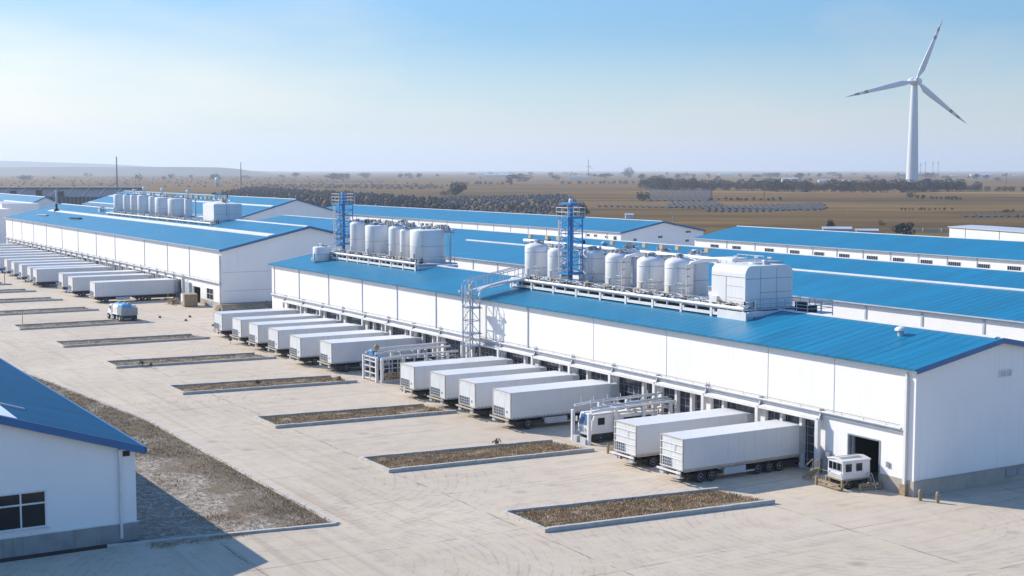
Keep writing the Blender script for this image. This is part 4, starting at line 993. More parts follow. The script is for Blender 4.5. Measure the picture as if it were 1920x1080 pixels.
for k in range(160):
    x, y = rng.uniform(-13, 13), rng.gauss(0, 1.6); hh = (1.6 - abs(y) * .4) * rng.uniform(.5, 1.1); s_ = rng.uniform(.35, 1.1)
    tgt = m if rng.random() < .72 else w2
    q = [rng.uniform(.6, 1.2) * s_ for _ in range(8)]
    z = max(.05, hh - s_)
    tgt.add([(x - q[0], y - q[1], z - .2), (x + q[2], y - q[3], z - .2), (x + q[4], y + q[5], z - .2), (x - q[6], y + q[7], z - .2), (x - q[3] * .4, y - q[2] * .3, z + q[0]), (x + q[1] * .5, y + q[0] * .4, z + q[6] * .8)], [(0, 1, 4), (1, 5, 4), (1, 2, 5), (2, 3, 5), (3, 4, 5), (3, 0, 4), (0, 3, 2, 1)])
m.prism([(-3.2, 0), (3.2, 0), (1.2, 1.2), (-1, 1.3)], -13, 13); m.build('earth', 'rubble', T); w2.build('stones', 'stone', T)
def pole(x, y, h, r, label, mat='polemat', arm=0, name='pole', group=None):
    T = thing(name, label, 'pole', (x, y, 0), ACR, group)
    MB().lathe((0, 0, 0), [(r, 0), (r * .6, h)], 8).build('shaft', mat, T)
    if arm: MB().box(-arm, arm, -r * .5, r * .5, h * .9, h * .9 + r * 1.2).box(-arm * .7, arm * .7, -r * .5, r * .5, h * .78, h * .78 + r * 1.2).build('crossarm', mat, T)
pole(-337.2, 62.2, 4.3, .09, 'thin dark pole at the end of the farthest kerbed bed')
pole(-247.5, 48.4, 2.6, .08, 'short wooden stake at the near end of the bed by the pale blue truck', 'tan')

# ------------------------------------------------------------------ roof platforms, tanks, towers
def platform(label, x0, x1, y0, y1, z, zroof, group, box_end=False, step=5.0):
    T = thing('roof_platform', label, 'platform', ((x0 + x1) / 2, (y0 + y1) / 2, z), 0, group)
    MB().box(x0, x1, y0 + .3, y1, z - .22, z).build('deck', 'lgrey', T, True)
    MB().tube([(x0, y0, z + .12), (x1, y0, z + .12)], .18, 10).build('front_pipe', 'white', T, True)
    b = MB(); b.box(x0, x1, y0 - .14, y0 + .10, z - .80, z - .50); b.box(x1 - .1, x1 + .2, y0 + .15, y1, z - .75, z - .3); b.build('edge_beam', 'white', T, True)
    n = max(2, int((x1 - x0) / step))
    for k in range(n + 1):
        xx = x0 + (x1 - x0) * k / n; MB().box(xx - .17, xx + .17, y0 - .19, y0 - .143, z - 1.5, z - .1).box(xx - .15, xx + .15, y0 + .15, y0 + .4, z - 1.5, z - .25).build('post', 'white', T, True)
        if k < n: MB().box(xx + step / 2 - .08, xx + step / 2 + .08, y0 - .1, y0 + .1, z - .6, z - .1).build('stub_post', 'lgrey', T, True)
    h = MB(); rng = random.Random(int(abs(x0)))
    yy = y0 + .75
    for zz in (.4, .75): h.tube([(x0, yy, z + zz), (x1, yy, z + zz)], .022, 5)
    k = x0
    while k < x1: h.tube([(k, yy, z), (k, yy, z + .75)], .022, 5); k += 1.6
    for zz in (.55, 1.05): h.tube([(x1, y0 + .5, z + zz), (x1, y1, z + zz)], .035, 5)
    k = y0 + .5
    while k < y1: h.tube([(x1, k, z), (x1, k, z + 1.05)], .035, 5); k += 1.0
    h.build('guard_rail', 'lgrey', T, True)
    dk = MB(); lt = MB(); tn = MB()
    for _ in range(int((x1 - x0) * 5.5)):
        x, y = rng.uniform(x0 + .3, x1 - .3), rng.uniform(y0 + .35, y0 + 2.1)
        t_ = rng.random(); L_ = rng.uniform(.4, 2.2)
        tgt = dk if t_ < .5 else lt
        q = rng.random()
        if q < .45: tgt.tube([(x, y, z + rng.uniform(.1, .6)), (x + L_, y, z + rng.uniform(.1, .6))] if x + L_ < x1 else [(x, y, z), (x, y, z + .8)], rng.uniform(.04, .1), 6)
        elif q < .75: tgt.tube([(x, y, z), (x, y, z + rng.uniform(.3, .75))], rng.uniform(.04, .08), 6)
        else: tgt.box(x - .2, x + .2, y - .2, y + .2, z, z + rng.uniform(.2, .45))
        if rng.random() < .05: tn.box(x - .14, x + .14, y - .14, y + .14, z + .3, z + .75)
    dk.box(x0 + .3, x1 - .3, y0 + .9, y0 + 1.1, z - .95, z - .24)  # long dark panel that paints the shaded gap below the deck
    dk.build('pipework_and_gap_shade', 'dark', T, True); lt.build('pale_pipework', 'lgrey', T, True); tn.build('valve_boxes', 'creambox', T, True)
    return T

def tank(x, y, z, r, h, label, group, dome=True, bands=(.12, .86), stair=True, name='storage_tank'):
    T = thing(name, label, 'tank', (x, y, z), 0, group)
    d = r * .42 if dome else r * .1
    pr = [(r * .97, 0), (r, .05), (r, h)]
    for k in range(1, 6):
        a = k / 6 * PI / 2; pr.append((r * math.cos(a) ** (.8 if dome else .5), h + d * math.sin(a)))
    pr.append((.05, h + d))
    MB().lathe((0, 0, 0), pr, 36).build('shell', 'tank', T)
    for bz in bands: MB().lathe((0, 0, h * bz), [(r + .002, 0), (r + .035, .015), (r + .035, .075), (r + .002, .09)], 36).build('band', 'lgrey', T)
    k = MB(); k.lathe((0, 0, h + d * .9), [(r * .2, 0), (r * .2, .35), (r * .3, .36), (r * .3, .46), (r * .05, .5)], 16); k.build('hatch', 'white', T)
    k = MB(); rng = random.Random(int(abs(x) * 7))
    for q in range(10):
        a = rng.uniform(0, 2 * PI); rr = rng.uniform(.25, .6) * r; k.box(rr * math.cos(a) - .12, rr * math.cos(a) + .12, rr * math.sin(a) - .12, rr * math.sin(a) + .12, h + d * .6, h + d + rng.uniform(.1, .4))
    k.tube([(-r * .8, 0, h + d * .8), (0, 0, h + d + .3), (r * .9, .2, h + d * .7 + .3)], .05, 6)
    k.build('top_fittings', 'grey', T)
    k = MB(); k.box(-r * .5, -r * .1, -r - .12, -r + .3, .15, .6); k.box(r * .1, r * .25, -r - .1, -r + .3, .1, 1.3)
    k.build('outlet_box', 'creambox' if rng.random() < .4 else 'lgrey', T)
    if stair:
        s_ = MB()
        for q in (.3, .5): s_.tube([(r * .55 + .0, -r * .95, 0), (r * 1.05, -r * .7, 1.1), (r * 1.25, -r * .6, 1.1)], .04, 6)
        for q in range(4): s_.box(r * 1.0, r * 1.55, -r * .9, -r * .5, .2 + q * .3, .24 + q * .3)
        for q in (r * 1.02, r * 1.53): s_.tube([(q, -r * .9, 0), (q, -r * .9, 1.7)], .035, 6)
        s_.tube([(r * 1.02, -r * .9, 1.7), (r * 1.53, -r * .9, 1.7)], .035, 6)
        s_.build('access_stair', 'lgrey', T)
    s_ = MB()
    for q in (-.18, .18): s_.tube([(r * .72 + q * .7, -r * .72 + q * .7 - .06, .2), (r * .72 + q * .7, -r * .72 + q * .7 - .06, h)], .022, 5)
    s_.build('ladder', 'lgrey', T)
    return T

def lattice_tower(label, x, y, z, H, w, group, wide_top=True):
    T = thing('lattice_tower', label, 'tower', (x, y, z), 0, group); h = w / 2; Hp = H * .80
    MB().bbox(-.22, .22, -.22, .22, 0, H * .96, .04).build('mast', 'blue', T)
    for sx in (-1, 1):
        for sy in (-1, 1): MB().beam((sx * h, sy * h, H * .18), (sx * h, sy * h, Hp), .13).build('leg', 'blue' if sx > 0 else 'lgrey', T)
    b = MB(); n = 7
    for k in range(n + 1):
        zz = H * .18 + (Hp - H * .18) * k / n
        for sx in (-1, 1): b.beam((sx * h, -h, zz), (sx * h, h, zz), .08); b.beam((-h, sx * h, zz), (h, sx * h, zz), .08)
        if k < n:
            z2 = H * .18 + (Hp - H * .18) * (k + 1) / n; q = 1 if k % 2 else -1
            b.beam((h, -h * q, zz), (h, h * q, z2), .065); b.beam((-h * q, -h, zz), (h * q, -h, z2), .065); b.beam((-h, h * q, zz), (-h, -h * q, z2), .065)
    b.build('bracing', 'blue', T)
    p = MB(); e = h * 1.22; p.box(-e, e, -e, e, Hp, Hp + .22); MB().box(-h * 1.1, h * 1.1, -h * 1.1, h * 1.1, H * .18 - .2, H * .18).build('base_frame', 'blue', T)
    p.build('landing', 'blue', T)
    g = MB()
    for zz in (.55, 1.1) + ((1.6,) if not wide_top else ()):
        for sx in (-1, 1): g.tube([(sx * e, -e, Hp + .2 + zz), (sx * e, e, Hp + .2 + zz)], .035, 5); g.tube([(-e, sx * e, Hp + .2 + zz), (e, sx * e, Hp + .2 + zz)], .035, 5)
    for sx in (-1, 0, 1):
        for sy in (-1, 1): g.tube([(sx * e, sy * e, Hp), (sx * e, sy * e, Hp + 1.35)], .035, 5)
    g.build('guard_rail', 'white', T)
    if wide_top:
        MB().box(-e * .95, e * .95, -e * .6, e * .6, H * .955, H * .975).build('top_plate', 'blue', T)
        MB().lathe((0, 0, H * .976), [(.24, 0), (.24, .35), (.15, .5), (.04, .52)], 12).build('cap', 'tank', T)
    else:
        MB().bbox(-.35, .35, -.3, .3, H * .8, H * .99, .06).build('drive_head', 'blue', T)
    m = MB(); rng = random.Random(9)
    for k in range(9):
        zz = rng.uniform(.6, Hp - .5); m.box(-h - .22, -h + .12, rng.uniform(-h, 0), rng.uniform(.1, h), zz, zz + rng.uniform(.15, .45))
    m.build('cable_boxes', 'lgrey', T)
    m = MB()
    for q in (-.2, .2): m.tube([(-.6 + q, -h - .05, .3), (-.6 + q, -h - .05, Hp)], .03, 5)
    k = .5
    while k < Hp: m.tube([(-.8, -h - .05, k), (-.4, -h - .05, k)], .02, 5); k += .4
    m.build('ladder', 'white', T)
    return T

GP = 'tank platforms on the warehouse roofs'
platform('long steel platform carrying domed tanks on the nearest warehouse roof', -152.8, -106.8, 91.0, 98.6, 12.78, 11.9, GP, True, 5.1)
platform('steel platform with mixed round tanks on the far end of the nearest roof', -215.3, -182.3, 92.0, 99.0, 12.95, 12, GP, False, 4.1)
platform('long platform with a row of tanks and a square tank on the left warehouse roof', -388, -298, 99.3, 108.5, 14.9, 13.9, GP, False, 8.)
GT = 'white domed tanks on the nearest roof platform'
tl = ['leftmost domed tank on the nearest roof platform', 'second domed tank from the left, just left of the blue lattice tower', 'domed tank standing right behind the blue lattice tower', 'domed tank with hoops just right of the blue lattice tower, before the tall pipe', 'domed tank in the middle of the three right of the pipe', 'rightmost domed tank, beside the second tall pipe near the rounded white unit']
for (x, y, r, h), l in zip(((-153.0, 94.9, 1.55, 4.0), (-147.8, 95.0, 1.42, 3.75), (-141.7, 96.2, 1.5, 3.7), (-134.6, 95.0, 1.55, 3.7), (-128.1, 95.0, 1.6, 3.6), (-122.5, 94.8, 1.62, 3.75)), tl):
    tank(x, y, 12.80, r, h, l, GT, True, (.1, .35, .86))
for x, l in ((-137.5, 'tank in the back row half hidden left of the tall pipe'), (-131, 'tank in the back row showing between two domed tanks'), (-124.6, 'tank in the back row right of the middle domed tank')):
    tank(x, 99.0 if x < -130 else 98.8, 11.9, 1.5, 4.9, l, 'back row tanks on the nearest roof', True, (.5,), False)
lattice_tower('blue lattice tower among the domed tanks on the nearest roof', -142.6, 93.4, 12.3, 10.9, 2.1, 'blue lattice towers on the roof')
# long pipe behind the tanks with boxes on it
T = thing('header_pipe', 'long white pipe with small tan boxes above the domed tanks', 'pipe', (-139, 97.6, 12))
MB().tube([(-160.5, 97.6, 17.35), (-117.6, 97.6, 17.0)], .27, 10).build('pipe', 'white', T, True)
m = MB(); x = -159
while x < -118: m.box(x - .12, x + .12, 97.9, 98.15, 12.4, 17.0); x += 5.8
m.build('trestle', 'lgrey', T, True)
for x, big in ((-158.9, 1), (-154.6, 1), (-151.9, 1), (-139.5, 1), (-136.0, 0), (-132.8, 0), (-129.4, 0), (-126.4, 0), (-121.0, 0)):
    m = MB(); m.box(x - .3, x + .3, 97.4, 97.8, 17.75, 18.2); m.box(x - .05, x - .02, 97.55, 97.62, 17.3, 17.75); m.box(x + .12, x + .15, 97.55, 97.62, 17.3, 17.75); m.build('valve_box', 'creambox', T, True)
m = MB(); rng = random.Random(12)
for _ in range(70):
    x = rng.uniform(-159, -118); z = rng.uniform(16.4, 17.1); m.tube([(x, rng.uniform(96.5, 97.5), z), (x + rng.uniform(.3, 1.6), rng.uniform(96.5, 97.5), z + rng.uniform(-.2, .2))], rng.uniform(.04, .12), 5)
m.build('pipe_clutter', 'grey', T, True)
for (x, y, l) in ((-131.6, 93.6, 'tall white bent pipe between the fourth and fifth domed tanks'), (-118.9, 93.2, 'tall white bent pipe right of the last domed tank')):
    T = thing('riser_pipe', l, 'pipe', (x, y, 12.8), 0, 'tall bent pipes')
    MB().tube([(0, 0, 0), (0, 0, 3.7), (.2, .25, 4.05), (.9, 1.4, 4.3), (1.0, 3.4, 4.25)], .19, 10).build('pipe', 'white', T)
    m = MB()
    for z in (.6, 1.5, 2.5, 3.3): m.lathe((0, 0, z), [(.2, 0), (.26, .02), (.26, .1), (.2, .12)], 12)
    m.build('flange', 'tan', T)
T = thing('panel_tank', 'tall flat-sided white tank behind the rounded unit on the nearest roof', 'tank', (-116.8, 97.6, 12.8))
MB().bbox(-1.6, 1.6, -1.2, 1.2, 0, 4.6, .1).bbox(1.7, 6.2, -.8, 1.6, 0, 4.35, .1).build('shell', 'tank', T)
m = MB()
for x in (-.5, .6, 2.6, 3.6, 4.6): m.box(x, x + .05, -1.225 if x < 1.6 else -.825, -1.202 if x < 1.6 else -.802, .2, 4.3)
m.box(-1.2, 1.0, -1.26, -1.203, 2.9, 3.1); m.tube([(-.6, -1.25, 3.6), (-.3, -1.25, 3.9), (0, -1.25, 3.6), (-.3, -1.25, 3.3), (-.6, -1.25, 3.6)], .04, 5); m.build('seams', 'grey', T)
MB().box(1.7, 6.4, -1.0, 1.8, 4.36, 4.5).build('lid', 'grey', T)
m = MB()
for x in (2, 3.5, 5, 6.3): m.tube([(x, -.9, 4.5), (x, -.9, 5.1)], .04, 5)
m.tube([(2, -.9, 5.1), (6.3, -.9, 5.1)], .04, 5); m.build('guard_rail', 'lgrey', T)
# rounded white unit
T = thing('rounded_unit', 'big white cabinet with a rounded top at the right end of the nearest platform', 'cooling unit', (-110.6, 95.2, 12.8))
def rprof(hw, hz, r, n=7):
    p = [(-hw, 0), (hw, 0)]
    for k in range(n + 1): a = k / n * PI / 2; p.append((hw - r + r * math.cos(a), hz - r + r * math.sin(a)))
    for k in range(n + 1): a = PI / 2 + k / n * PI / 2; p.append((-hw + r + r * math.cos(a), hz - r + r * math.sin(a)))
    return p
m = MB(); m.prism(rprof(3.2, 4.35, .85), -2.7, 2.7, 'x'); m.build('shell', 'tank', T)
m = MB()
for y in (-1.2, 1.0): m.box(2.702, 2.72, y, y + .045, 0, 4.1)
for z in (1.55, 3.0): m.box(2.702, 2.722, -1.15 if z < 2 else -3.1, 3.1, z, z + .05)
m.box(-.35, -.3, -3.225, -3.202, 0, 3.2); m.box(-2.7, 2.7, -3.222, -3.202, 3.15, 3.2)
for z in (1.0, 2.2): m.box(-.2, 2.4, -3.215, -3.203, z, z + .03)
m.build('seams', 'grey', T)
m = MB()
for (x, y) in ((-1.8, -.8), (.3, .2), (1.7, .8)): m.tube([(x, y, 4.3), (x + .15, y, 5.0)], .05, 6); m.box(x - .1, x + .5, y - .15, y + .15, 5.0, 5.15)
m.lathe((.3, .6, 4.34), [(1.1, 0), (1.1, .16), (.8, .2)], 20); m.bbox(1.2, 1.7, .2, .7, 4.35, 4.8, .05); m.build('roof_fans', 'lgrey', T)
m = MB(); m.box(-2.7, -1.5, -3.5, -3.23, .1, 1.0); m.box(-1.2, .2, -3.6, -3.25, 0, .35); m.build('panel_box', 'white', T)
m = MB()
for x in (-.9, .1, .7): m.box(x - .15, x + .15, -3.7, -3.4, .05, .5)
m.build('valve_boxes', 'creambox', T)
T = thing('unit_base', 'white louvred steel base under the rounded white unit', 'base frame', (-109.2, 94.6, 11.4))
m = MB(); m.box(-1.6, 2.9, -3.85, -3.6, .0, 1.2); m.box(2.75, 2.95, -3.55, 4.0, .75, 1.25); m.box(2.75, 2.95, -3.55, 4.0, .0, .3); m.build('frame', 'white', T)
m = MB()
for y in (-3.5, -2.6, -.6, 1.3, 3.4): m.box(2.7, 2.9, y, y + .7 if y < -2 or y > 0 else y + .5, .31, .74)
m.build('louvre', 'lgrey', T)
MB().box(-1.5, 2.6, -3.55, 3.9, .05, 1.3).build('plenum', 'dark', T)
T = thing('side_gangway', 'steel gangway with railings on the far side of the rounded white unit', 'gangway', (-104.6, 97.2, 12.2))
MB().box(-1.8, 1.6, -1.2, 2.2, .2, .32).build('deck', 'lgrey', T)
m = MB()
for x, y in ((-1.8, -1.2), (0, -1.2), (1.6, -1.2), (1.6, .6), (1.6, 2.2), (-1.8, 2.2), (0, 2.2)): m.tube([(x, y, -.6), (x, y, 1.5)], .05, 6)
for z in (.8, 1.15, 1.5): m.tube([(-1.8, -1.2, z), (1.6, -1.2, z), (1.6, 2.2, z), (-1.8, 2.2, z)], .035, 5)
m.build('guard_rail', 'lgrey', T)
MB().bbox(-1.0, -.2, -.6, .6, .33, 1.3, .05).bbox(.2, .8, 0, .9, .33, 1.0, .05).build('pump', 'dark', T)

# second group
G = 'round tanks on the far end of the nearest roof'
for (x, y, z, r, h, dm), l in zip(((-214.6, 90.6, 11.7, 1.5, 2.3, False), (-211.0, 95.6, 12.95, 1.3, 4.9, True), (-203.6, 95.6, 12.95, 1.85, 4.9, False), (-195.6, 95.4, 12.95, 1.35, 4.7, True), (-192.2, 95.2, 12.95, .9, 4.5, True), (-187.4, 96.6, 12.95, 2.75, 4.75, False), (-215.8, 98.3, 12.9, .9, 5.0, False), (-199.8, 98.4, 12.95, 1.4, 5.0, True)),
                              ('low wide tank on the roof left of the second platform', 'slim domed tank just right of the second blue lattice tower', 'wide flat-topped tank third on the second platform', 'domed tank with a neck in the middle of the second platform', 'narrowest tank, left of the big one on the second platform', 'biggest tank at the right end of the second platform', 'slim tank half hidden behind the second blue lattice tower', 'tank in the back of the second platform, only its top clear')):
    tank(x, y, z, r, h, l, G, dm, (.5,), False)
lattice_tower('blue lattice tower at the left end of the second platform, a blue head on top', -216.0, 95.2, 12.6, 10.6, 2.4, 'blue lattice towers on the roof', False)
T = thing('header_pipe', 'pale pipe run with tan boxes behind the tanks of the second platform', 'pipe', (-200, 98.5, 13))
m = MB(); m.tube([(-216, 98.6, 18.3), (-183, 98.6, 17.9)], .16, 8); m.tube([(-216, 98.9, 17.9), (-183, 98.9, 17.5)], .12, 8)
for x in (-214, -204, -194, -184): m.box(x - .1, x + .1, 98.6, 98.8, 12.9, 18)
m.build('pipe', 'lgrey', T, True)
m = MB(); rng = random.Random(3); x = -214
while x < -184: m.box(x, x + rng.uniform(.4, .9), 98.2, 98.6, 18.2, 18.2 + rng.uniform(.25, .5)); x += rng.uniform(1.3, 3.2)
m.build('valve_boxes', 'creambox', T, True)
m = MB()
for _ in range(50): x = rng.uniform(-215, -184); m.box(x, x + .3, 98.1, 98.5, 17.9, 18.1 + rng.uniform(.1, .6))
m.build('pipe_clutter', 'grey', T, True)
# third group
G = 'round tanks on the left warehouse roof'
for (x, y, r, h), l in zip(((-391.6 + 1.5, 103.6, 1.75, 5.0), (-381.0, 103.4, 1.3, 5.0), (-373.8, 103.4, 1.3, 5.1), (-365.5, 103.3, 1.55, 5.2), (-356.6, 103.6, 1.4, 5.0), (-347.0, 103.3, 2.2, 4.9), (-335.8, 103.4, 2.35, 4.8), (-327.8, 103.6, .95, 4.9)),
                        ('leftmost tank on the left warehouse roof', 'second tank from the left on the left warehouse roof', 'third tank from the left on the left warehouse roof', 'fourth tank from the left on the left warehouse roof, a dark gap beside it', 'fifth tank from the left on the left warehouse roof', 'sixth tank from the left, broad with a low cone top', 'seventh tank from the left, the widest, seamed down its side', 'narrow tank at the right end of the row on the left warehouse roof')):
    tank(x, y, 14.9, r, h, l, G, False, (.45,), False)
T = thing('square_tank', 'square white tank with a low hipped lid at the end of the left roof platform', 'tank', (-305.2, 104.4, 14.9))
MB().bbox(-3.9, 3.9, -3.3, 3.3, .0, 4.3, .08).add([(-3.9, -3.3, 4.3), (3.9, -3.3, 4.3), (3.9, 3.3, 4.3), (-3.9, 3.3, 4.3), (0, 0, 5.0)], [(0, 1, 4), (1, 2, 4), (2, 3, 4), (3, 0, 4)]).build('shell', 'tank', T)
MB().box(3.902, 3.93, .2, .26, .1, 4.2).box(3.902, 3.92, -3.2, 3.2, 2.0, 2.05).tube([(3.95, -.3, 1.4), (3.95, -.3, 4.4), (3.5, -1.0, 4.9)], .06, 6).build('seams', 'grey', T)
MB().bbox(.6, 1.6, -.6, .4, 4.7, 5.3, .05).lathe((1.0, -.2, 5.3), [(.25, 0), (.25, .5), (.1, .6)], 10).lathe((-.8, 0, 4.8), [(.2, 0), (.2, .6), (.1, .7)], 10).build('lid_fittings', 'creambox', T)
T = thing('tank_base', 'louvred base below the square tank on the left roof', 'base frame', (-305.2, 104.4, 13.6))
MB().box(-3.9, 3.9, -3.3, 3.3, .2, 1.25).build('plenum', 'dark', T)
m = MB(); m.box(3.92, 4.1, -3.4, 3.4, -.2, .15)
for y in (-3.3, -2.1, -.9, .3, 1.5, 2.7): m.box(3.92, 4.05, y, y + .25, .16, 1.28)
m.box(-3.9, 4.1, -3.6, -3.35, -.2, 1.2); m.build('frame', 'white', T)
T = thing('header_pipe', 'pipe trestle with small fittings behind the tanks of the left warehouse roof', 'pipe', (-345, 107.4, 14))
m = MB(); m.tube([(-390, 107.4, 20.3), (-308, 107.4, 19.8)], .2, 8); m.box(-322, -309, 106.9, 107.2, 18.5, 18.8); m.box(-322, -309, 106.9, 107.2, 19.2, 19.5)
for x in (-388, -370, -352, -334, -321, -309.5): m.box(x - .15, x + .15, 107.2, 107.5, 14, 20)
m.build('pipe', 'lgrey', T, True)
m = MB()
for x, h in ((-379, 2.6), (-362, 2.4), (-340, 2.2), (-389, 1.7)): m.lathe((x, 107.4, 20.2), [(.28, 0), (.28, h * .45), (.48, h * .5), (.48, h * .75), (.2, h * .8)], 12)
m.build('vent_stack', 'tank', T, True)
m = MB(); rng = random.Random(10)
for _ in range(40): x = rng.uniform(-388, -310); m.box(x, x + rng.uniform(.3, .9), 106.8, 107.2, 19.9, 20.1 + rng.uniform(.2, .8))
m.build('valve_boxes', 'creambox', T, True)
MB().box(-320, -311, 107.6, 107.9, 20.4, 21.0).build('blue_beam', 'blue', T, True)
T = thing('roof_chimney', 'thin dark stack with a pale top on the left warehouse roof', 'chimney', (-440, 97.2, 13.8))
MB().lathe((0, 0, 0), [(.9, 0), (.7, 1.0), (.35, 1.2), (.35, 2.6)], 12).build('base', 'dark', T); MB().lathe((0, 0, 2.6), [(.3, 0), (.3, 4.2)], 10).build('stack', 'plastic', T)
for x, y, l in ((-398, 93.0, 'dark folded object lying on the left blue roof'), (-436, 92.2, 'pale flat panel lying high on the left blue roof')):
    tag(MB().beam((-5, -.2, .1), (5, .3, .25), 1.0, .25).build('roof_hatch', 'dark' if 'dark' in l else 'plastic', None, loc=(x, y, 11.75 + .224 * (y - 86.9) + .05)), l, 'roof hatch')
T = thing('roof_skid', 'small railed skid left of the tanks on the left warehouse roof', 'skid', (-398, 101.5, 14.6))
MB().box(-6, 6, -.8, .8, .0, .25).box(-5.5, -3.5, -.7, .7, .26, 1.6).build('deck', 'lgrey', T)
MB().tube([(-6, -.8, 1.4), (6, -.8, 1.4)], .06, 5).tube([(0, -.8, .2), (0, -.8, 1.4)], .06, 5).tube([(6, -.8, .2), (6, -.8, 1.4)], .06, 5).tube([(3, -.8, .2), (3, -.8, 2.4)], .06, 5).build('guard_rail', 'lgrey', T)
# small roof vents on the second-row roof
for x, y, z, r, l in ((-203.5, 140.5, 13.4, .5, 'small pale vent below the ridge of the second-row roof, nearest the strip windows'), (-210, 140.4, 13.4, .3, 'tiny dark vent left of the pale one on the second-row roof'), (-221, 139.8, 13.3, .35, 'tiny dark vent above the rounded unit on the second-row roof'), (-157.5, 134.4, 12.5, .4, 'flat dark cap near the roof strip at the right')):
    T = thing('roof_vent', l, 'roof vent', (x, y, z - .2)); MB().lathe((0, 0, 0), [(r, 0), (r, .5), (r * 1.3, .55), (r * .6, .9), (.05, .95)], 12).build('cowl', 'lgrey' if r > .45 else 'dark', T)

# ------------------------------------------------------------------ ladder tower at the near wall
M['bluegrey'] = paint('blue_grey_steel', (.16, .24, .33), .5, .15, 1.)
T = thing('ladder_tower', 'grey steel ladder tower climbing the near white wall to the roof', 'ladder tower', (-151.0, 84.0, 0))
xs2, ys2 = (-1.0, .85), (-.7, .7)
for x in xs2:
    for y in ys2: MB().tube([(x, y, 0), (x, y, 11.6)], .10, 8).build('leg', 'lgrey', T)
m = MB()
for k in range(7):
    z = 1.5 + k * 1.62
    m.box(xs2[0] - .12, xs2[1] + .45, ys2[0] - .1, ys2[1] + .1, z, z + .12) if k in (2, 3, 5) else None
    for a in xs2: m.beam((a, ys2[0], z), (a, ys2[1], z), .08)
    for b_ in ys2: m.beam((xs2[0], b_, z), (xs2[1], b_, z), .08)
    if k < 6: m.beam((xs2[0], ys2[0], z), (xs2[1], ys2[0], z + 1.62), .06); m.beam((xs2[1], ys2[1], z), (xs2[1], ys2[0], z + 1.62), .06)
m.build('landing', 'bluegrey', T)
m = MB()
for q in (-.25, .25): m.tube([(q, -.8, .3), (q, -.8, 12.2)], .035, 6)
z = .5
while z < 12: m.tube([(-.25, -.8, z), (.25, -.8, z)], .025, 5); z += .32
m.build('ladder', 'lgrey', T)
m = MB(); rng = random.Random(1)
for _ in range(26): x, y, z = rng.uniform(-1.3, 1.2), rng.uniform(-.6, .6), rng.uniform(.3, 4.2); m.tube([(x, y, z), (x + rng.uniform(-.4, .4), y + rng.uniform(-.3, .3), z + rng.uniform(.3, 1.0))], .05, 5)
m.build('pipework', 'lgrey', T)
m = MB()
for x in (-1.05, -.2, .85):
    m.tube([(x, -.8, 10.2), (x, -.8, 12.4), (x, -.5, 12.9), (x, 0, 13.15), (x, 2.4, 13.6), (x, 7.3, 14.5)], .06, 8)
    for yy, zz in ((.2, 13.15), (2.4, 13.6), (4.8, 14.05), (7.0, 14.4)): m.tube([(x, yy, zz - 1.15), (x, yy, zz)], .045, 6)
m.tube([(1.0, .2, 12.4), (1.0, 7.2, 13.8)], .04, 6)
m.build('hoop_rail', 'lgrey', T)
MB().tube([(1.35, .3, 11.2), (1.35, .7, 12.0), (1.35, 3, 12.6), (1.35, 7.3, 13.1)], .13, 8).build('bridge_beam', 'white', T)
MB().hexa([(-1.3, .5, 11.75), (1.1, .5, 11.75), (1.1, 7.4, 13.05), (-1.3, 7.4, 13.05)], [(-1.3, .5, 11.83), (1.1, .5, 11.83), (1.1, 7.4, 13.13), (-1.3, 7.4, 13.13)]).build('bridge_deck', 'lgrey', T)
MB().box(-1.7, -1.2, -1.0, -.8, 11.5, 11.75).box(.6, 1.1, -1.0, -.7, 11.4, 11.7).bbox(-1.0, -.5, .1, .5, 11.9, 12.5, .05).build('lamp_boxes', 'creambox', T)

# ------------------------------------------------------------------ wind turbine
T = thing('wind_turbine', 'tall white wind turbine with red-banded blade tips beyond the fields', 'wind turbine', (-1554, 1665, 0), ACR)
HB = 166.
MB().lathe((0, 0, 0), [(10.2, -1), (9.8, 4), (8.6, 40), (7.4, 85), (6.2, 125), (5.0, 160)], 40).build('tower', 'turb', T)
MB().lathe((0, 0, 0), [(5.05, 158.3), (5.05, 159.6)], 30).build('yaw_ring', 'lgrey', T)
m = MB(); m.lathe((0, 0, 0), [(.5, -10.8), (3.6, -9.6), (6.0, -6), (7.0, -1), (6.6, 4), (5.0, 9), (2.4, 11.5), (.4, 12)], 28, axis='x')
m.v = [(x, y * .95, z * .92 + HB) for x, y, z in m.v]; n_ = m.build('nacelle', 'turb', T)
m = MB(); m.lathe((0, -7.2, HB), [(3.4, 4), (3.4, 0), (2.6, -2.6), (.3, -3.8)], 24, axis='y'); m.build('hub', 'turb', T)
for ang, L in ((68, 104), (193, 114), (-39.5, 105)):
    a = R(ang); ca, sa = math.cos(a), math.sin(a); m = MB()
    st = [(3, 1.9, 1.9), (9, 2.2, 1.8), (20, 4.6, 1.1), (34, 4.3, .9), (55, 3.3, .7), (70, 2.65, .55), (75.5, 2.45, .5), (79, 2.25, .48), (83, 2.05, .42), (90, 1.6, .35), (98, .9, .25), (104, .15, .1)]
    st = [(s_ * L / 104, c_, t_) for s_, c_, t_ in st]; n = 10; rings = []
    for (s_, c_, t_) in st:
        off = c_ * .35 if s_ > 12 else 0
        for k in range(n):
            q = 2 * PI * k / n; u = math.cos(q) * c_ - off; v_ = math.sin(q) * t_
            rings.append((ca * s_ - sa * u, -9.0 + v_ - (0 if s_ < 12 else u * .18), HB + sa * s_ + ca * u))
    for i in range(len(st) - 1):
        mi = 1 if i in (5, 8) else 0
        o = len(m.v)
        m.add([rings[i * n + k] for k in range(n)] + [rings[(i + 1) * n + k] for k in range(n)], [(k, (k + 1) % n, n + (k + 1) % n, n + k) for k in range(n)], mi, True)
    m.build('blade', ('turb', 'red'), T)

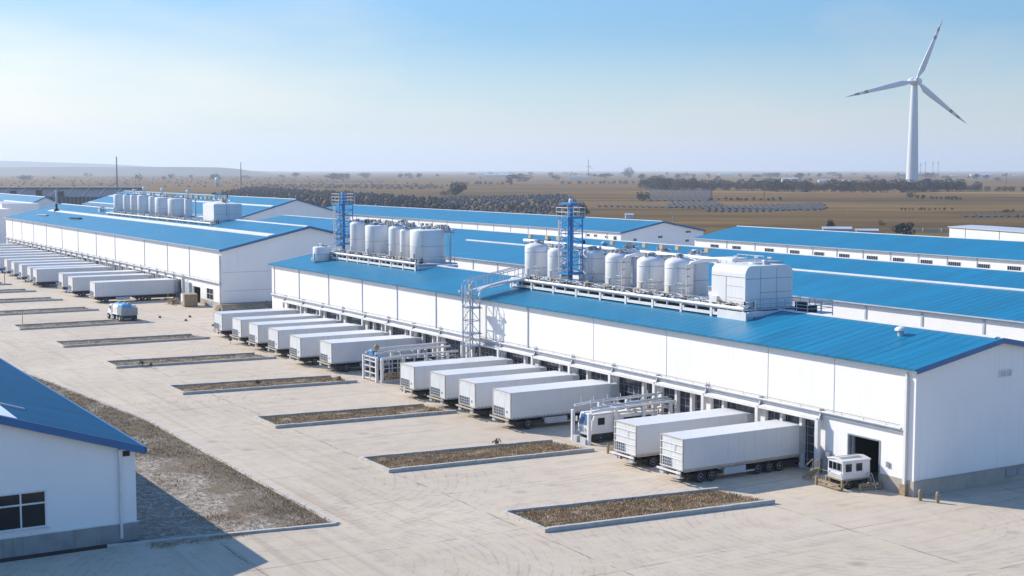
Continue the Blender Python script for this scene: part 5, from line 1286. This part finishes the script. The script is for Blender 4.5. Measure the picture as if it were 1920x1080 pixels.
# ------------------------------------------------------------------ trees, orchards, far plain
def crown_mesh(mb, c, rad, n, leaf, clumps=9, rng=random):
    cs = []
    for _ in range(clumps):
        d = Vector((rng.gauss(0, 1), rng.gauss(0, 1), rng.gauss(0, .8))); d.normalize(); d *= rng.uniform(.35, .75)
        cs.append((Vector((c[0] + d.x * rad[0], c[1] + d.y * rad[1], c[2] + d.z * rad[2])), rng.uniform(.35, .55)))
    for _ in range(n):
        cc, s_ = rng.choice(cs); d = Vector((rng.gauss(0, 1), rng.gauss(0, 1), rng.gauss(0, 1))); d.normalize(); d *= rng.uniform(.5, 1.0) ** .5 * s_
        p = cc + Vector((d.x * rad[0], d.y * rad[1], d.z * rad[2]))
        if p.z < .2: p.z = .2 + rng.random() * .5
        a, b_ = rng.uniform(0, 2 * PI), rng.uniform(-.9, .9); u = Vector((math.cos(a), math.sin(a), b_ * .5)).normalized() * leaf * rng.uniform(.6, 1.3); v_ = u.cross(Vector((rng.gauss(0, 1), rng.gauss(0, 1), rng.gauss(0, 1)))).normalized() * leaf * rng.uniform(.5, 1.0)
        mb.add([p - u, p - v_ * .8, p + u, p + v_ * .8], [(0, 1, 2, 3)])

def tree(x, y, h, wd, mat, label, group=None, n=260, leaf=.5, seed=0, name='tree', lowc=.3, cat='tree'):
    rng = random.Random(seed + 100)
    T = thing(name, label, cat, (x, y, 0), 0, group)
    t_ = MB(); tr = max(.12, h * .022); t_.tube([(0, 0, -.1), (.02 * h, 0, h * .3), (0, .02 * h, h * .75)], [tr, tr * .75, tr * .25], 7)
    for k in range(5):
        a = rng.uniform(0, 2 * PI); z = h * rng.uniform(.25, .5); t_.tube([(0, 0, z), (math.cos(a) * wd * .25, math.sin(a) * wd * .25, z + h * .22)], [tr * .5, tr * .15], 5)
    t_.build('trunk', 'bark', T)
    c = MB(); crown_mesh(c, (0, 0, h * (lowc + 1) / 2), (wd / 2, wd / 2, h * (1 - lowc) / 2 * 1.05), n, leaf, 10, rng); c.build('crown', mat, T)
    return T
# single trees one can point at
tree(-1282, 696, 14, 25, 'leafg', 'broad bushy tree alone in the middle fields', None, 1500, 1.0, 1, lowc=.02)
tree(-1272, 676, 6, 14, 'leafb', 'low brown shrub at the left foot of the broad bushy tree', None, 260, .7, 2, 'shrub', .02, 'shrub')
tree(-2076, 1231, 13, 16, 'leafg', 'small round tree at the right end of the far bush row', None, 300, 1.0, 3, lowc=.05)
tree(-750, 447, 5.6, 5.0, 'leafb', 'golden brown bush behind the third-row roof, left of the blue tower', None, 420, .32, 4, 'bush', .02, 'bush')
tree(-742, 450, 4.6, 4.2, 'leafb', 'lower golden bush leaning on its golden neighbour', None, 320, .3, 14, 'bush', .02, 'bush')
tree(-654, 437, 8.6, 5.4, 'leafd', 'dark upright tree just right of the blue lattice tower', None, 700, .36, 5, lowc=.05)
tree(-664, 444, 8.6, 3.6, 'leafb', 'bare brown tree close behind the dark upright one', None, 240, .3, 6, lowc=.2)
tree(-398, 423, 6.2, 9.2, 'leafd', 'dark round tree behind the right roof, bigger of two', None, 1500, .36, 7, lowc=.04)
tree(-455, 437, 5.0, 4.6, 'leafd', 'smaller dark tree behind the right roof, over the plastic tunnels', None, 600, .3, 8, lowc=.15)
tree(-944, 692, 9, 11, 'leafd', 'dark bush at the corner of the grey netted rows', None, 420, .7, 9, 'bush', .02, 'bush')
tree(-2009, 1512, 17, 18, 'leafb', 'pair-crowned brown tree at the left end of the long tree belt', None, 420, 1.0, 10, lowc=.05)
tree(-4081, 2922, 40, 44, 'leafg', 'tall hazy tree standing out in the far plain', None, 420, 2.4, 11, lowc=.12)
tree(-470, 484, 3.4, 4, 'leafb', 'thin brown bush between the two dark trees behind the right roof', None, 160, .3, 12, 'bush', .05, 'bush')
tree(-921, 985, 7, 9, 'leafd', 'small round dark bush alone in the right field', None, 240, .6, 13, 'bush', .02, 'bush')
# long belt of trees under the turbine
def lerp(a, b, t): return a + (b - a) * t
protos = [tree(-1253, 1152, 14, 13, ('leafb', 'leafb', 'leafg', 'leafb', 'leafg')[k], 'autumn tree in the long belt of trees before the turbine', 'trees in the long belt', 420, .85, 20 + k, lowc=.05) for k in range(5)]
line = [(-1600, 1185), (-1480, 1125), (-1400, 1150), (-1343, 1170), (-1253, 1160), (-1190, 1205), (-1166, 1240), (-1205, 1335), (-1180, 1372)]
rng = random.Random(33); k = 0
for (a, b_) in zip(line, line[1:]):
    L = math.hypot(b_[0] - a[0], b_[1] - a[1]); n = max(1, int(L / 3.6))
    for q in range(n):
        t_ = (q + rng.random()) / n; x, y = lerp(a[0], b_[0], t_) + rng.gauss(0, 6), lerp(a[1], b_[1], t_) + rng.gauss(0, 9); s_ = rng.uniform(.75, 1.25)
        p = rng.choice(protos)
        if k < 5: p = protos[k]; p.location = (x, y, 0); p.scale = (s_, s_, s_)
        else: dup(p, (x, y, 0), rng.uniform(0, 6), None, None, (s_ * 1.2, s_ * 1.2, s_))
        k += 1
# pale scrub at the right end of the belt
pr2 = [tree(-1165, 1379, 9, 11, m_, 'pale brown scrub tree right of the long belt', 'scrub trees at the right end of the belt', 240, .8, 40 + i, lowc=.02) for i, m_ in enumerate(('leafb', 'leafb', 'leafd'))]
for k in range(34):
    t_ = k / 33; x, y = lerp(-1205, -1085, t_) + rng.gauss(0, 8), lerp(1385, 1420, t_) + rng.gauss(0, 22); s_ = rng.uniform(.5, 1.0)
    if k < 3: pr2[k].location = (x, y, 0)
    else: dup(rng.choice(pr2), (x, y, 0), rng.uniform(0, 6), None, None, s_)
# bushes in rows across the middle fields
pr3 = [tree(-2148, 1279, 7, 8, 'leafd', 'dark bush in a field-edge row', 'dark bushes along the field edges', 130, .8, 50 + i, 'bush', .02, 'bush') for i in range(3)]
k = 0
for (a, b_, n, j) in (((-2207, 1180), (-2148, 1279), 20, 4), ((-2166, 1400), (-2104, 1534), 22, 5), ((-940, 755), (-905, 815), 14, 2), ((-930, 1000), (-845, 965), 22, 3), ((-655, 690), (-640, 722), 16, 1.5), ((-600, 735), (-580, 700), 10, 2), ((-520, 640), (-500, 690), 14, 1.5)):
    for q in range(n):
        t_ = (q + rng.random()) / n; x, y = lerp(a[0], b_[0], t_) + rng.gauss(0, j), lerp(a[1], b_[1], t_) + rng.gauss(0, j)
        s_ = rng.uniform(.5, 1.1) * (1. if math.hypot(x, y) > 1600 else .5 if math.hypot(x, y) > 1100 else .28)
        if k < 3: pr3[k].location = (x, y, 0); pr3[k].scale = (s_, s_, s_)
        else: dup(rng.choice(pr3), (x, y, 0), rng.uniform(0, 6), None, None, s_)
        k += 1
# hazy trees in the far plain
pr4 = [tree(-4000, 3000, 15, 18, 'leafg', 'hazy far tree out on the plain', 'hazy trees on the far plain', 150, 2.0, 60 + i, lowc=.02) for i in range(3)]
k = 0
for (px0, px1, d0, d1, n) in ((-.42, .0, 3200, 5600, 26), (.0, .42, 3000, 5600, 56), (-.05, .3, 5600, 8500, 30)):
    for q in range(n):
        d = rng.uniform(d0, d1); u = rng.uniform(px0, px1) * d * .86
        x = -math.cos(YAW) * d + math.sin(YAW) * u; y = math.sin(YAW) * d + math.cos(YAW) * u; s_ = rng.uniform(.45, 1.2)
        w_ = rng.choice((1, 1, 1.6, 3.2))
        if k < 3: pr4[k].location = (x, y, 0); pr4[k].scale = (s_, s_, s_)
        else: o = dup(rng.choice(pr4), (x, y, 0), ACR, None, None, (s_ * w_, s_, s_))
        k += 1

def bush(mb, x, y, r, h, rng):
    n = 5; a0 = rng.random() * 6
    ring = lambda rr, z: [(x + rr * rng.uniform(.7, 1.2) * math.cos(a0 + 2 * PI * k / n), y + rr * rng.uniform(.7, 1.2) * math.sin(a0 + 2 * PI * k / n), z * rng.uniform(.85, 1.15)) for k in range(n)]
    vs = ring(r * .6, .05) + ring(r, h * .45) + [(x + rng.uniform(-.2, .2) * r, y, h)]
    fs = [(k, (k + 1) % n, n + (k + 1) % n, n + k) for k in range(n)] + [(n + k, n + (k + 1) % n, 2 * n) for k in range(n)]
    mb.add(vs, fs)
def inside(p, poly):
    x, y = p; c = False
    for (x0, y0), (x1, y1) in zip(poly, poly[1:] + poly[:1]):
        if (y0 > y) != (y1 > y) and x < (x1 - x0) * (y - y0) / (y1 - y0) + x0: c = not c
    return c
def orchard(label, poly, rz, dx, dy, r, h, mat, skip=.05, name='orchard_vegetation'):
    mb = MB(); rng = random.Random(len(poly) * 13 + int(dx * 10)); c, s_ = math.cos(rz), math.sin(rz)
    loc = [(x * c + y * s_, -x * s_ + y * c) for x, y in poly]
    u0, u1 = min(p[0] for p in loc), max(p[0] for p in loc); v0, v1 = min(p[1] for p in loc), max(p[1] for p in loc)
    u = u0
    while u < u1:
        v_ = v0
        while v_ < v1:
            x, y = u * c - v_ * s_, u * s_ + v_ * c
            if inside((x, y), poly) and rng.random() > skip: q = rng.uniform(.8, 1.2); bush(mb, x + rng.gauss(0, dx * .07), y + rng.gauss(0, dy * .07), r * q, h * q, rng)
            v_ += dy
        u += dx
    return tag(mb.build(name, mat), label, None, None, 'stuff')
orchard('dark orchard rows beyond the middle roofs', [(-1968, 718), (-1467, 644), (-1066, 566), (-769, 420), (-700, 330), (-806, 320), (-996, 340), (-1426, 480)], ACR + .25, 6.6, 27, 2.0, 3.6, 'orch')
orchard('grey orchard rows behind the blue lattice tower', [(-1167, 619), (-1223, 794), (-660, 450), (-690, 385), (-769, 405)], ACR + .1, 4.8, 24., 1.5, 2.4, 'orchg')
orchard('pale rows of young trees on the left plain', [(-5248, 963), (-4783, 1745), (-2294, 1215), (-1935, 1025), (-1915, 807), (-2078, 533), (-2295, 421)], ACR + .4, 22, 150, 2.2, 2.6, 'orchg', .45)
orchard('grey vineyard rows beyond the dark orchard', [(-2474, 913), (-2064, 1093), (-1629, 863), (-1964, 740)], ACR, 9, 80, 2.4, 2.4, 'orchg', .1)
def rows(label, poly, rz, gap, w, h, mat='cover'):
    mb = MB(); c, s_ = math.cos(rz), math.sin(rz); rng = random.Random(int(gap * 10))
    loc = [(x * c + y * s_, -x * s_ + y * c) for x, y in poly]; v_ = min(p[1] for p in loc); v1 = max(p[1] for p in loc); u0, u1 = min(p[0] for p in loc), max(p[0] for p in loc)
    while v_ < v1:
        u = u0; st = None
        while u < u1 + 6:
            ins = inside((u * c - v_ * s_, u * s_ + v_ * c), poly) and rng.random() > .03
            if ins and st is None: st = u
            if (not ins) and st is not None:
                if u - st > 3:
                    P_ = lambda uu, dv, z: (uu * c - (v_ + dv) * s_, uu * s_ + (v_ + dv) * c, z)
                    pr = [(-w, .05), (-w * .7, h * .7), (0, h), (w * .7, h * .7), (w, .05)]
                    mb.add([P_(st, d, z) for d, z in pr] + [P_(u, d, z) for d, z in pr], [(k, k + 1, 6 + k, 5 + k) for k in range(4)] + [(4, 3, 2, 1, 0), (5, 6, 7, 8, 9)])
                st = None
            u += 5
        v_ += gap
    return tag(mb.build('crop_vegetation', mat), label, None, None, 'stuff')
rows('grey covered rows in a block beyond the brown field', [(-1665, 1227), (-1445, 1172), (-930, 754), (-958, 708)], FWD - .078, 6, 1.5, .8)
rows('broken grey strip of covered rows right of the blue lattice tower', [(-860, 590), (-700, 668), (-676, 640), (-830, 566)], FWD - .04, 4.4, 1.2, .7)
rows('pale strip of covered rows in the right field', [(-560, 640), (-500, 760), (-484, 735), (-540, 622)], FWD - .2, 4, 1.1, .6)
rows('grey covered rows in the small middle block', [(-932, 712), (-928, 758), (-802, 662), (-778, 591)], FWD - .09, 4.4, 1.2, .7)
rows('long band of grey covered rows across the right field', [(-786, 632), (-825, 784), (-700, 670), (-671, 581), (-697, 559)], FWD - .14, 4.4, 1.2, .7)
# poles and far sheds
pole(-1599, 422, 42, .9, 'tall dark mast rising above the left orchards')
pole(-2167, 774, 39, .9, 'second tall dark mast, right of the water tower')
pole(-547, 419, 6, .22, 'pale concrete pole in the field right of the white gable', 'paleconc', .9)
pole(-811, 709, 10, .2, 'wooden line pole standing over the grey covered rows', 'polemat', .8)
pole(-803, 548, 8, .18, 'thin pole in the brown field right of the blue lattice tower', 'tan', 0)
pole(-612, 601, 5.5, .14, 'short leaning pole in the right field', 'tan', 0)
pole(-1576, 1913, 22, .35, 'line pole behind the scrub at the right', 'polemat', 2)
T = thing('guyed_mast', 'hazy guyed mast on the far plain', 'mast', (-4156, 2798, 0), ACR)
MB().lathe((0, 0, 0), [(1.3, 0), (1.0, 62), (.5, 64)], 6).build('shaft', 'polemat', T); MB().beam((1, 0, 40), (18, 0, 28), .8).box(-9, 9, -.5, .5, 38, 39).build('stay', 'polemat', T)
for i, (x, y) in enumerate(((-3539, 3834), (-3533, 3852), (-3523, 3880), (-3515, 3898))): pole(x, y, (52, 56, 58, 58)[i], .9, 'hazy pylon right of the turbine foot', 'polemat', 5, 'pylon', 'hazy pylons right of the turbine')
T = thing('water_tower', 'small white water tower on the left plain', 'water tower', (-2119, 717, 0))
MB().lathe((0, 0, 0), [(3.1, 0), (2.9, 5)], 16).build('stem', 'paleconc', T); MB().lathe((0, 0, 5), [(3.2, 0), (3.6, .4), (3.6, 7), (2.6, 9), (.8, 9.8)], 20).build('tank', 'tank', T)
fs = [(-2301, 2084, 34, 12, 9, 'white barn with a pale roof left of the turbine foot'), (-2262, 2150, 26, 10, 5, 'lower white shed beside the barn left of the turbine foot'), (-2235, 2195, 22, 10, 4, 'third white shed, closest to the turbine foot'), (-1925, 1654, 22, 10, 5, 'small white shed behind the middle of the tree belt'), (-2338, 1774, 26, 12, 5, 'pale shed at the left end of the tree belt')]
for x, y, l, w_, h, lb in fs: shed('farm_shed', lb, x, y, l, w_, ACR, h * .7, h, 'plastic', 'wallshed')
far = shed('far_shed', 'hazy pale shed on the far plain', -9900, 2930, 110, 40, ACR, 18, 22, 'plastic', 'wallshed', 'hazy sheds on the far plain'); k = 0
for (x, y) in [(lerp(-7600, -7300, t_), lerp(2080, 2640, t_)) for t_ in [i / 11 for i in range(12)]] + [(-3652, 2422), (-4327, 2510), (-4159, 4422), (-4020, 4560), (-3985, 4713), (-3900, 4800), (-3300, 4300), (-5600, 3300), (-5200, 4300), (-6200, 5700), (-3450, 4050), (-5000, 3500)]:
    s_ = rng.uniform(.3, .9)
    if k == 0: far.location = (x, y, 0)
    else: dup(far, (x, y, 0), ACR, None, None, (s_ * (1.0 if y < 2700 else .8), s_ * .5, s_ * .55 if x > -7000 else s_))
    k += 1
tn = shed('plastic_tunnel', 'pale plastic growing tunnel behind the right roof, next to the small dark tree', -446, 432, 12, 4, R(52), 1.0, 1.8, 'plastic', 'plastic')
shed('plastic_tunnel', 'low pale plastic tunnel between the two dark trees behind the right roof', -430, 434, 9, 3.4, R(50), .8, 1.4, 'plastic', 'plastic')
shed('field_hut', 'tiny white hut at the field edge right of the blue lattice tower', -626, 449, 4.2, 3, ACR, 1.8, 2.4, 'plastic', 'wallshed')
T = thing('boundary_wall', 'pale boundary wall left of the long ribbed shed', 'wall', (-395, 470, 0))
MB().beam((-30, -18, .8), (36, 34, .8), .4, 1.6).build('wall_run', 'creambox', T)
m = MB()
for q in range(12): m.box(-30 + 6 * q - .2, -30 + 6 * q + .2, -18.6 + 4.73 * q, -18.1 + 4.73 * q, 0, 1.9)
m.build('wall_piers', 'creambox', T)
T = thing('parked_car', 'pale parked car beside the long ribbed shed', 'car', (-340, 412, 0), ACR)
MB().prism([(-2.1, .35), (2.1, .35), (2.1, .85), (1.3, .95), (.8, 1.45), (-1.2, 1.45), (-1.9, .95), (-2.1, .9)], -.85, .85, 'y').build('body', 'lgrey', T)
MB().prism([(-1.5, .97), (1.1, .97), (.75, 1.38), (-1.15, 1.38)], -.87, .87, 'y').build('glazing', 'glass', T)
for x in (-1.3, 1.3):
    for y in (-.8, .8): MB().lathe((0, 0, 0), [(.1, -.1), (.32, -.1), (.32, .1), (.1, .1)], 14, axis='y').build('wheel', 'rubber', T, loc=(x, y, .32))
# hills on the left horizon
def hill(label, d, u0, u1, prof, mat, seed):
    mb = MB(); n = 60; vs = []; rng = random.Random(seed)
    for k in range(n + 1):
        t_ = k / n; u = lerp(u0, u1, t_) * d; hgt = prof(t_) * (1 + .12 * mnoise.noise((t_ * 14, seed, 0))) + 1.5 * mnoise.noise((t_ * 50, seed, 2))
        for dd, hh in ((0, 0), (d * .06, hgt * .7), (d * .1, max(hgt, .2)), (d * .2, 0)):
            q = d + dd; uu = u * q / d; vs.append((-math.cos(YAW) * q + math.sin(YAW) * uu, math.sin(YAW) * q + math.cos(YAW) * uu, hh - .3))
    mb.add(vs, [(a * 4 + b_, a * 4 + b_ + 1, (a + 1) * 4 + b_ + 1, (a + 1) * 4 + b_) for a in range(n) for b_ in range(3)], 0, True)
    tag(mb.build('hills', mat), label, None, None, 'structure')
sm = lambda t_: max(0, min(1, t_)) ** 2 * (3 - 2 * max(0, min(1, t_)))
hill('long low blue hills on the left horizon', 11000, -.60, -.10, lambda t_: 104 * (1 - sm((t_ - .42) / .55)) * sm(t_ / .05 + .5), 'leafg', 1)
hill('nearer dark ridge behind the left masts', 7000, -.50, -.16, lambda t_: 42 * sm(t_ / .35) * (1 - sm((t_ - .82) / .18)), 'leafg', 2)

# ------------------------------------------------------------------ every loose box or plate becomes a part of its own
SPLIT = {'valve_boxes': 'valve_box', 'trestle': 'trestle_post', 'lamp_board': 'lamp_board', 'door_plates': 'door_plate', 'step_block': 'step_block', 'lamp_boxes': 'lamp_box', 'louvre': 'louvre', 'roof_panels': 'roof_panel', 'roof_fans': 'roof_fan', 'skids': 'skid', 'wall_piers': 'wall_pier', 'mudguard': 'mudguard', 'lid_fittings': 'lid_fitting', 'flange': 'flange', 'cable_boxes': 'cable_box', 'pump': 'pump', 'pump_head': 'pump_head', 'side_window': 'side_window', 'vent_stack': 'vent_stack', 'pipe': 'pipe', 'column': 'column', 'hose': 'hose', 'outlet_box': 'outlet_box', 'drop_pipe': 'drop_pipe'}
MASS = ('pipework_and_gap_shade', 'pale_pipework', 'valve_pipework', 'pipe_clutter', 'pipework', 'top_fittings', 'stencil_marks', 'planks')
cache = {}
def islands(me):
    if me.name in cache: return cache[me.name]
    par = list(range(len(me.vertices)))
    def find(a):
        while par[a] != a: par[a] = par[par[a]]; a = par[a]
        return a
    key = {}
    for v in me.vertices:
        k_ = tuple(round(c_, 4) for c_ in v.co)
        if k_ in key: par[find(v.index)] = find(key[k_])
        else: key[k_] = v.index
    for p in me.polygons:
        a = find(p.vertices[0])
        for b_ in p.vertices[1:]: par[find(b_)] = a
    groups = {}
    for p in me.polygons: groups.setdefault(find(p.vertices[0]), []).append(p)
    out = []
    for ps in groups.values():
        idx = {}; vs = []; fs = []
        for p in ps:
            for q in p.vertices:
                if q not in idx: idx[q] = len(vs); vs.append(me.vertices[q].co[:])
            fs.append(tuple(idx[q] for q in p.vertices))
        n = bpy.data.meshes.new(me.name); n.from_pydata(vs, [], fs); n.polygons.foreach_set('use_smooth', [p.use_smooth for p in ps])
        for mm in me.materials: n.materials.append(mm)
        n.update(); out.append(n)
    cache[me.name] = out
    return out
for o in list(SC.objects):
    b_ = o.name.split('.')[0]
    if o.type != 'MESH' or o.parent is None: continue
    if b_ in MASS: o['kind'] = 'stuff'
    if b_ in SPLIT:
        ms = islands(o.data)
        if 1 < len(ms) <= 60:
            o.data = ms[0]; o.name = SPLIT[b_]
            for m_ in ms[1:]:
                q = o.copy(); q.data = m_; COL.objects.link(q)
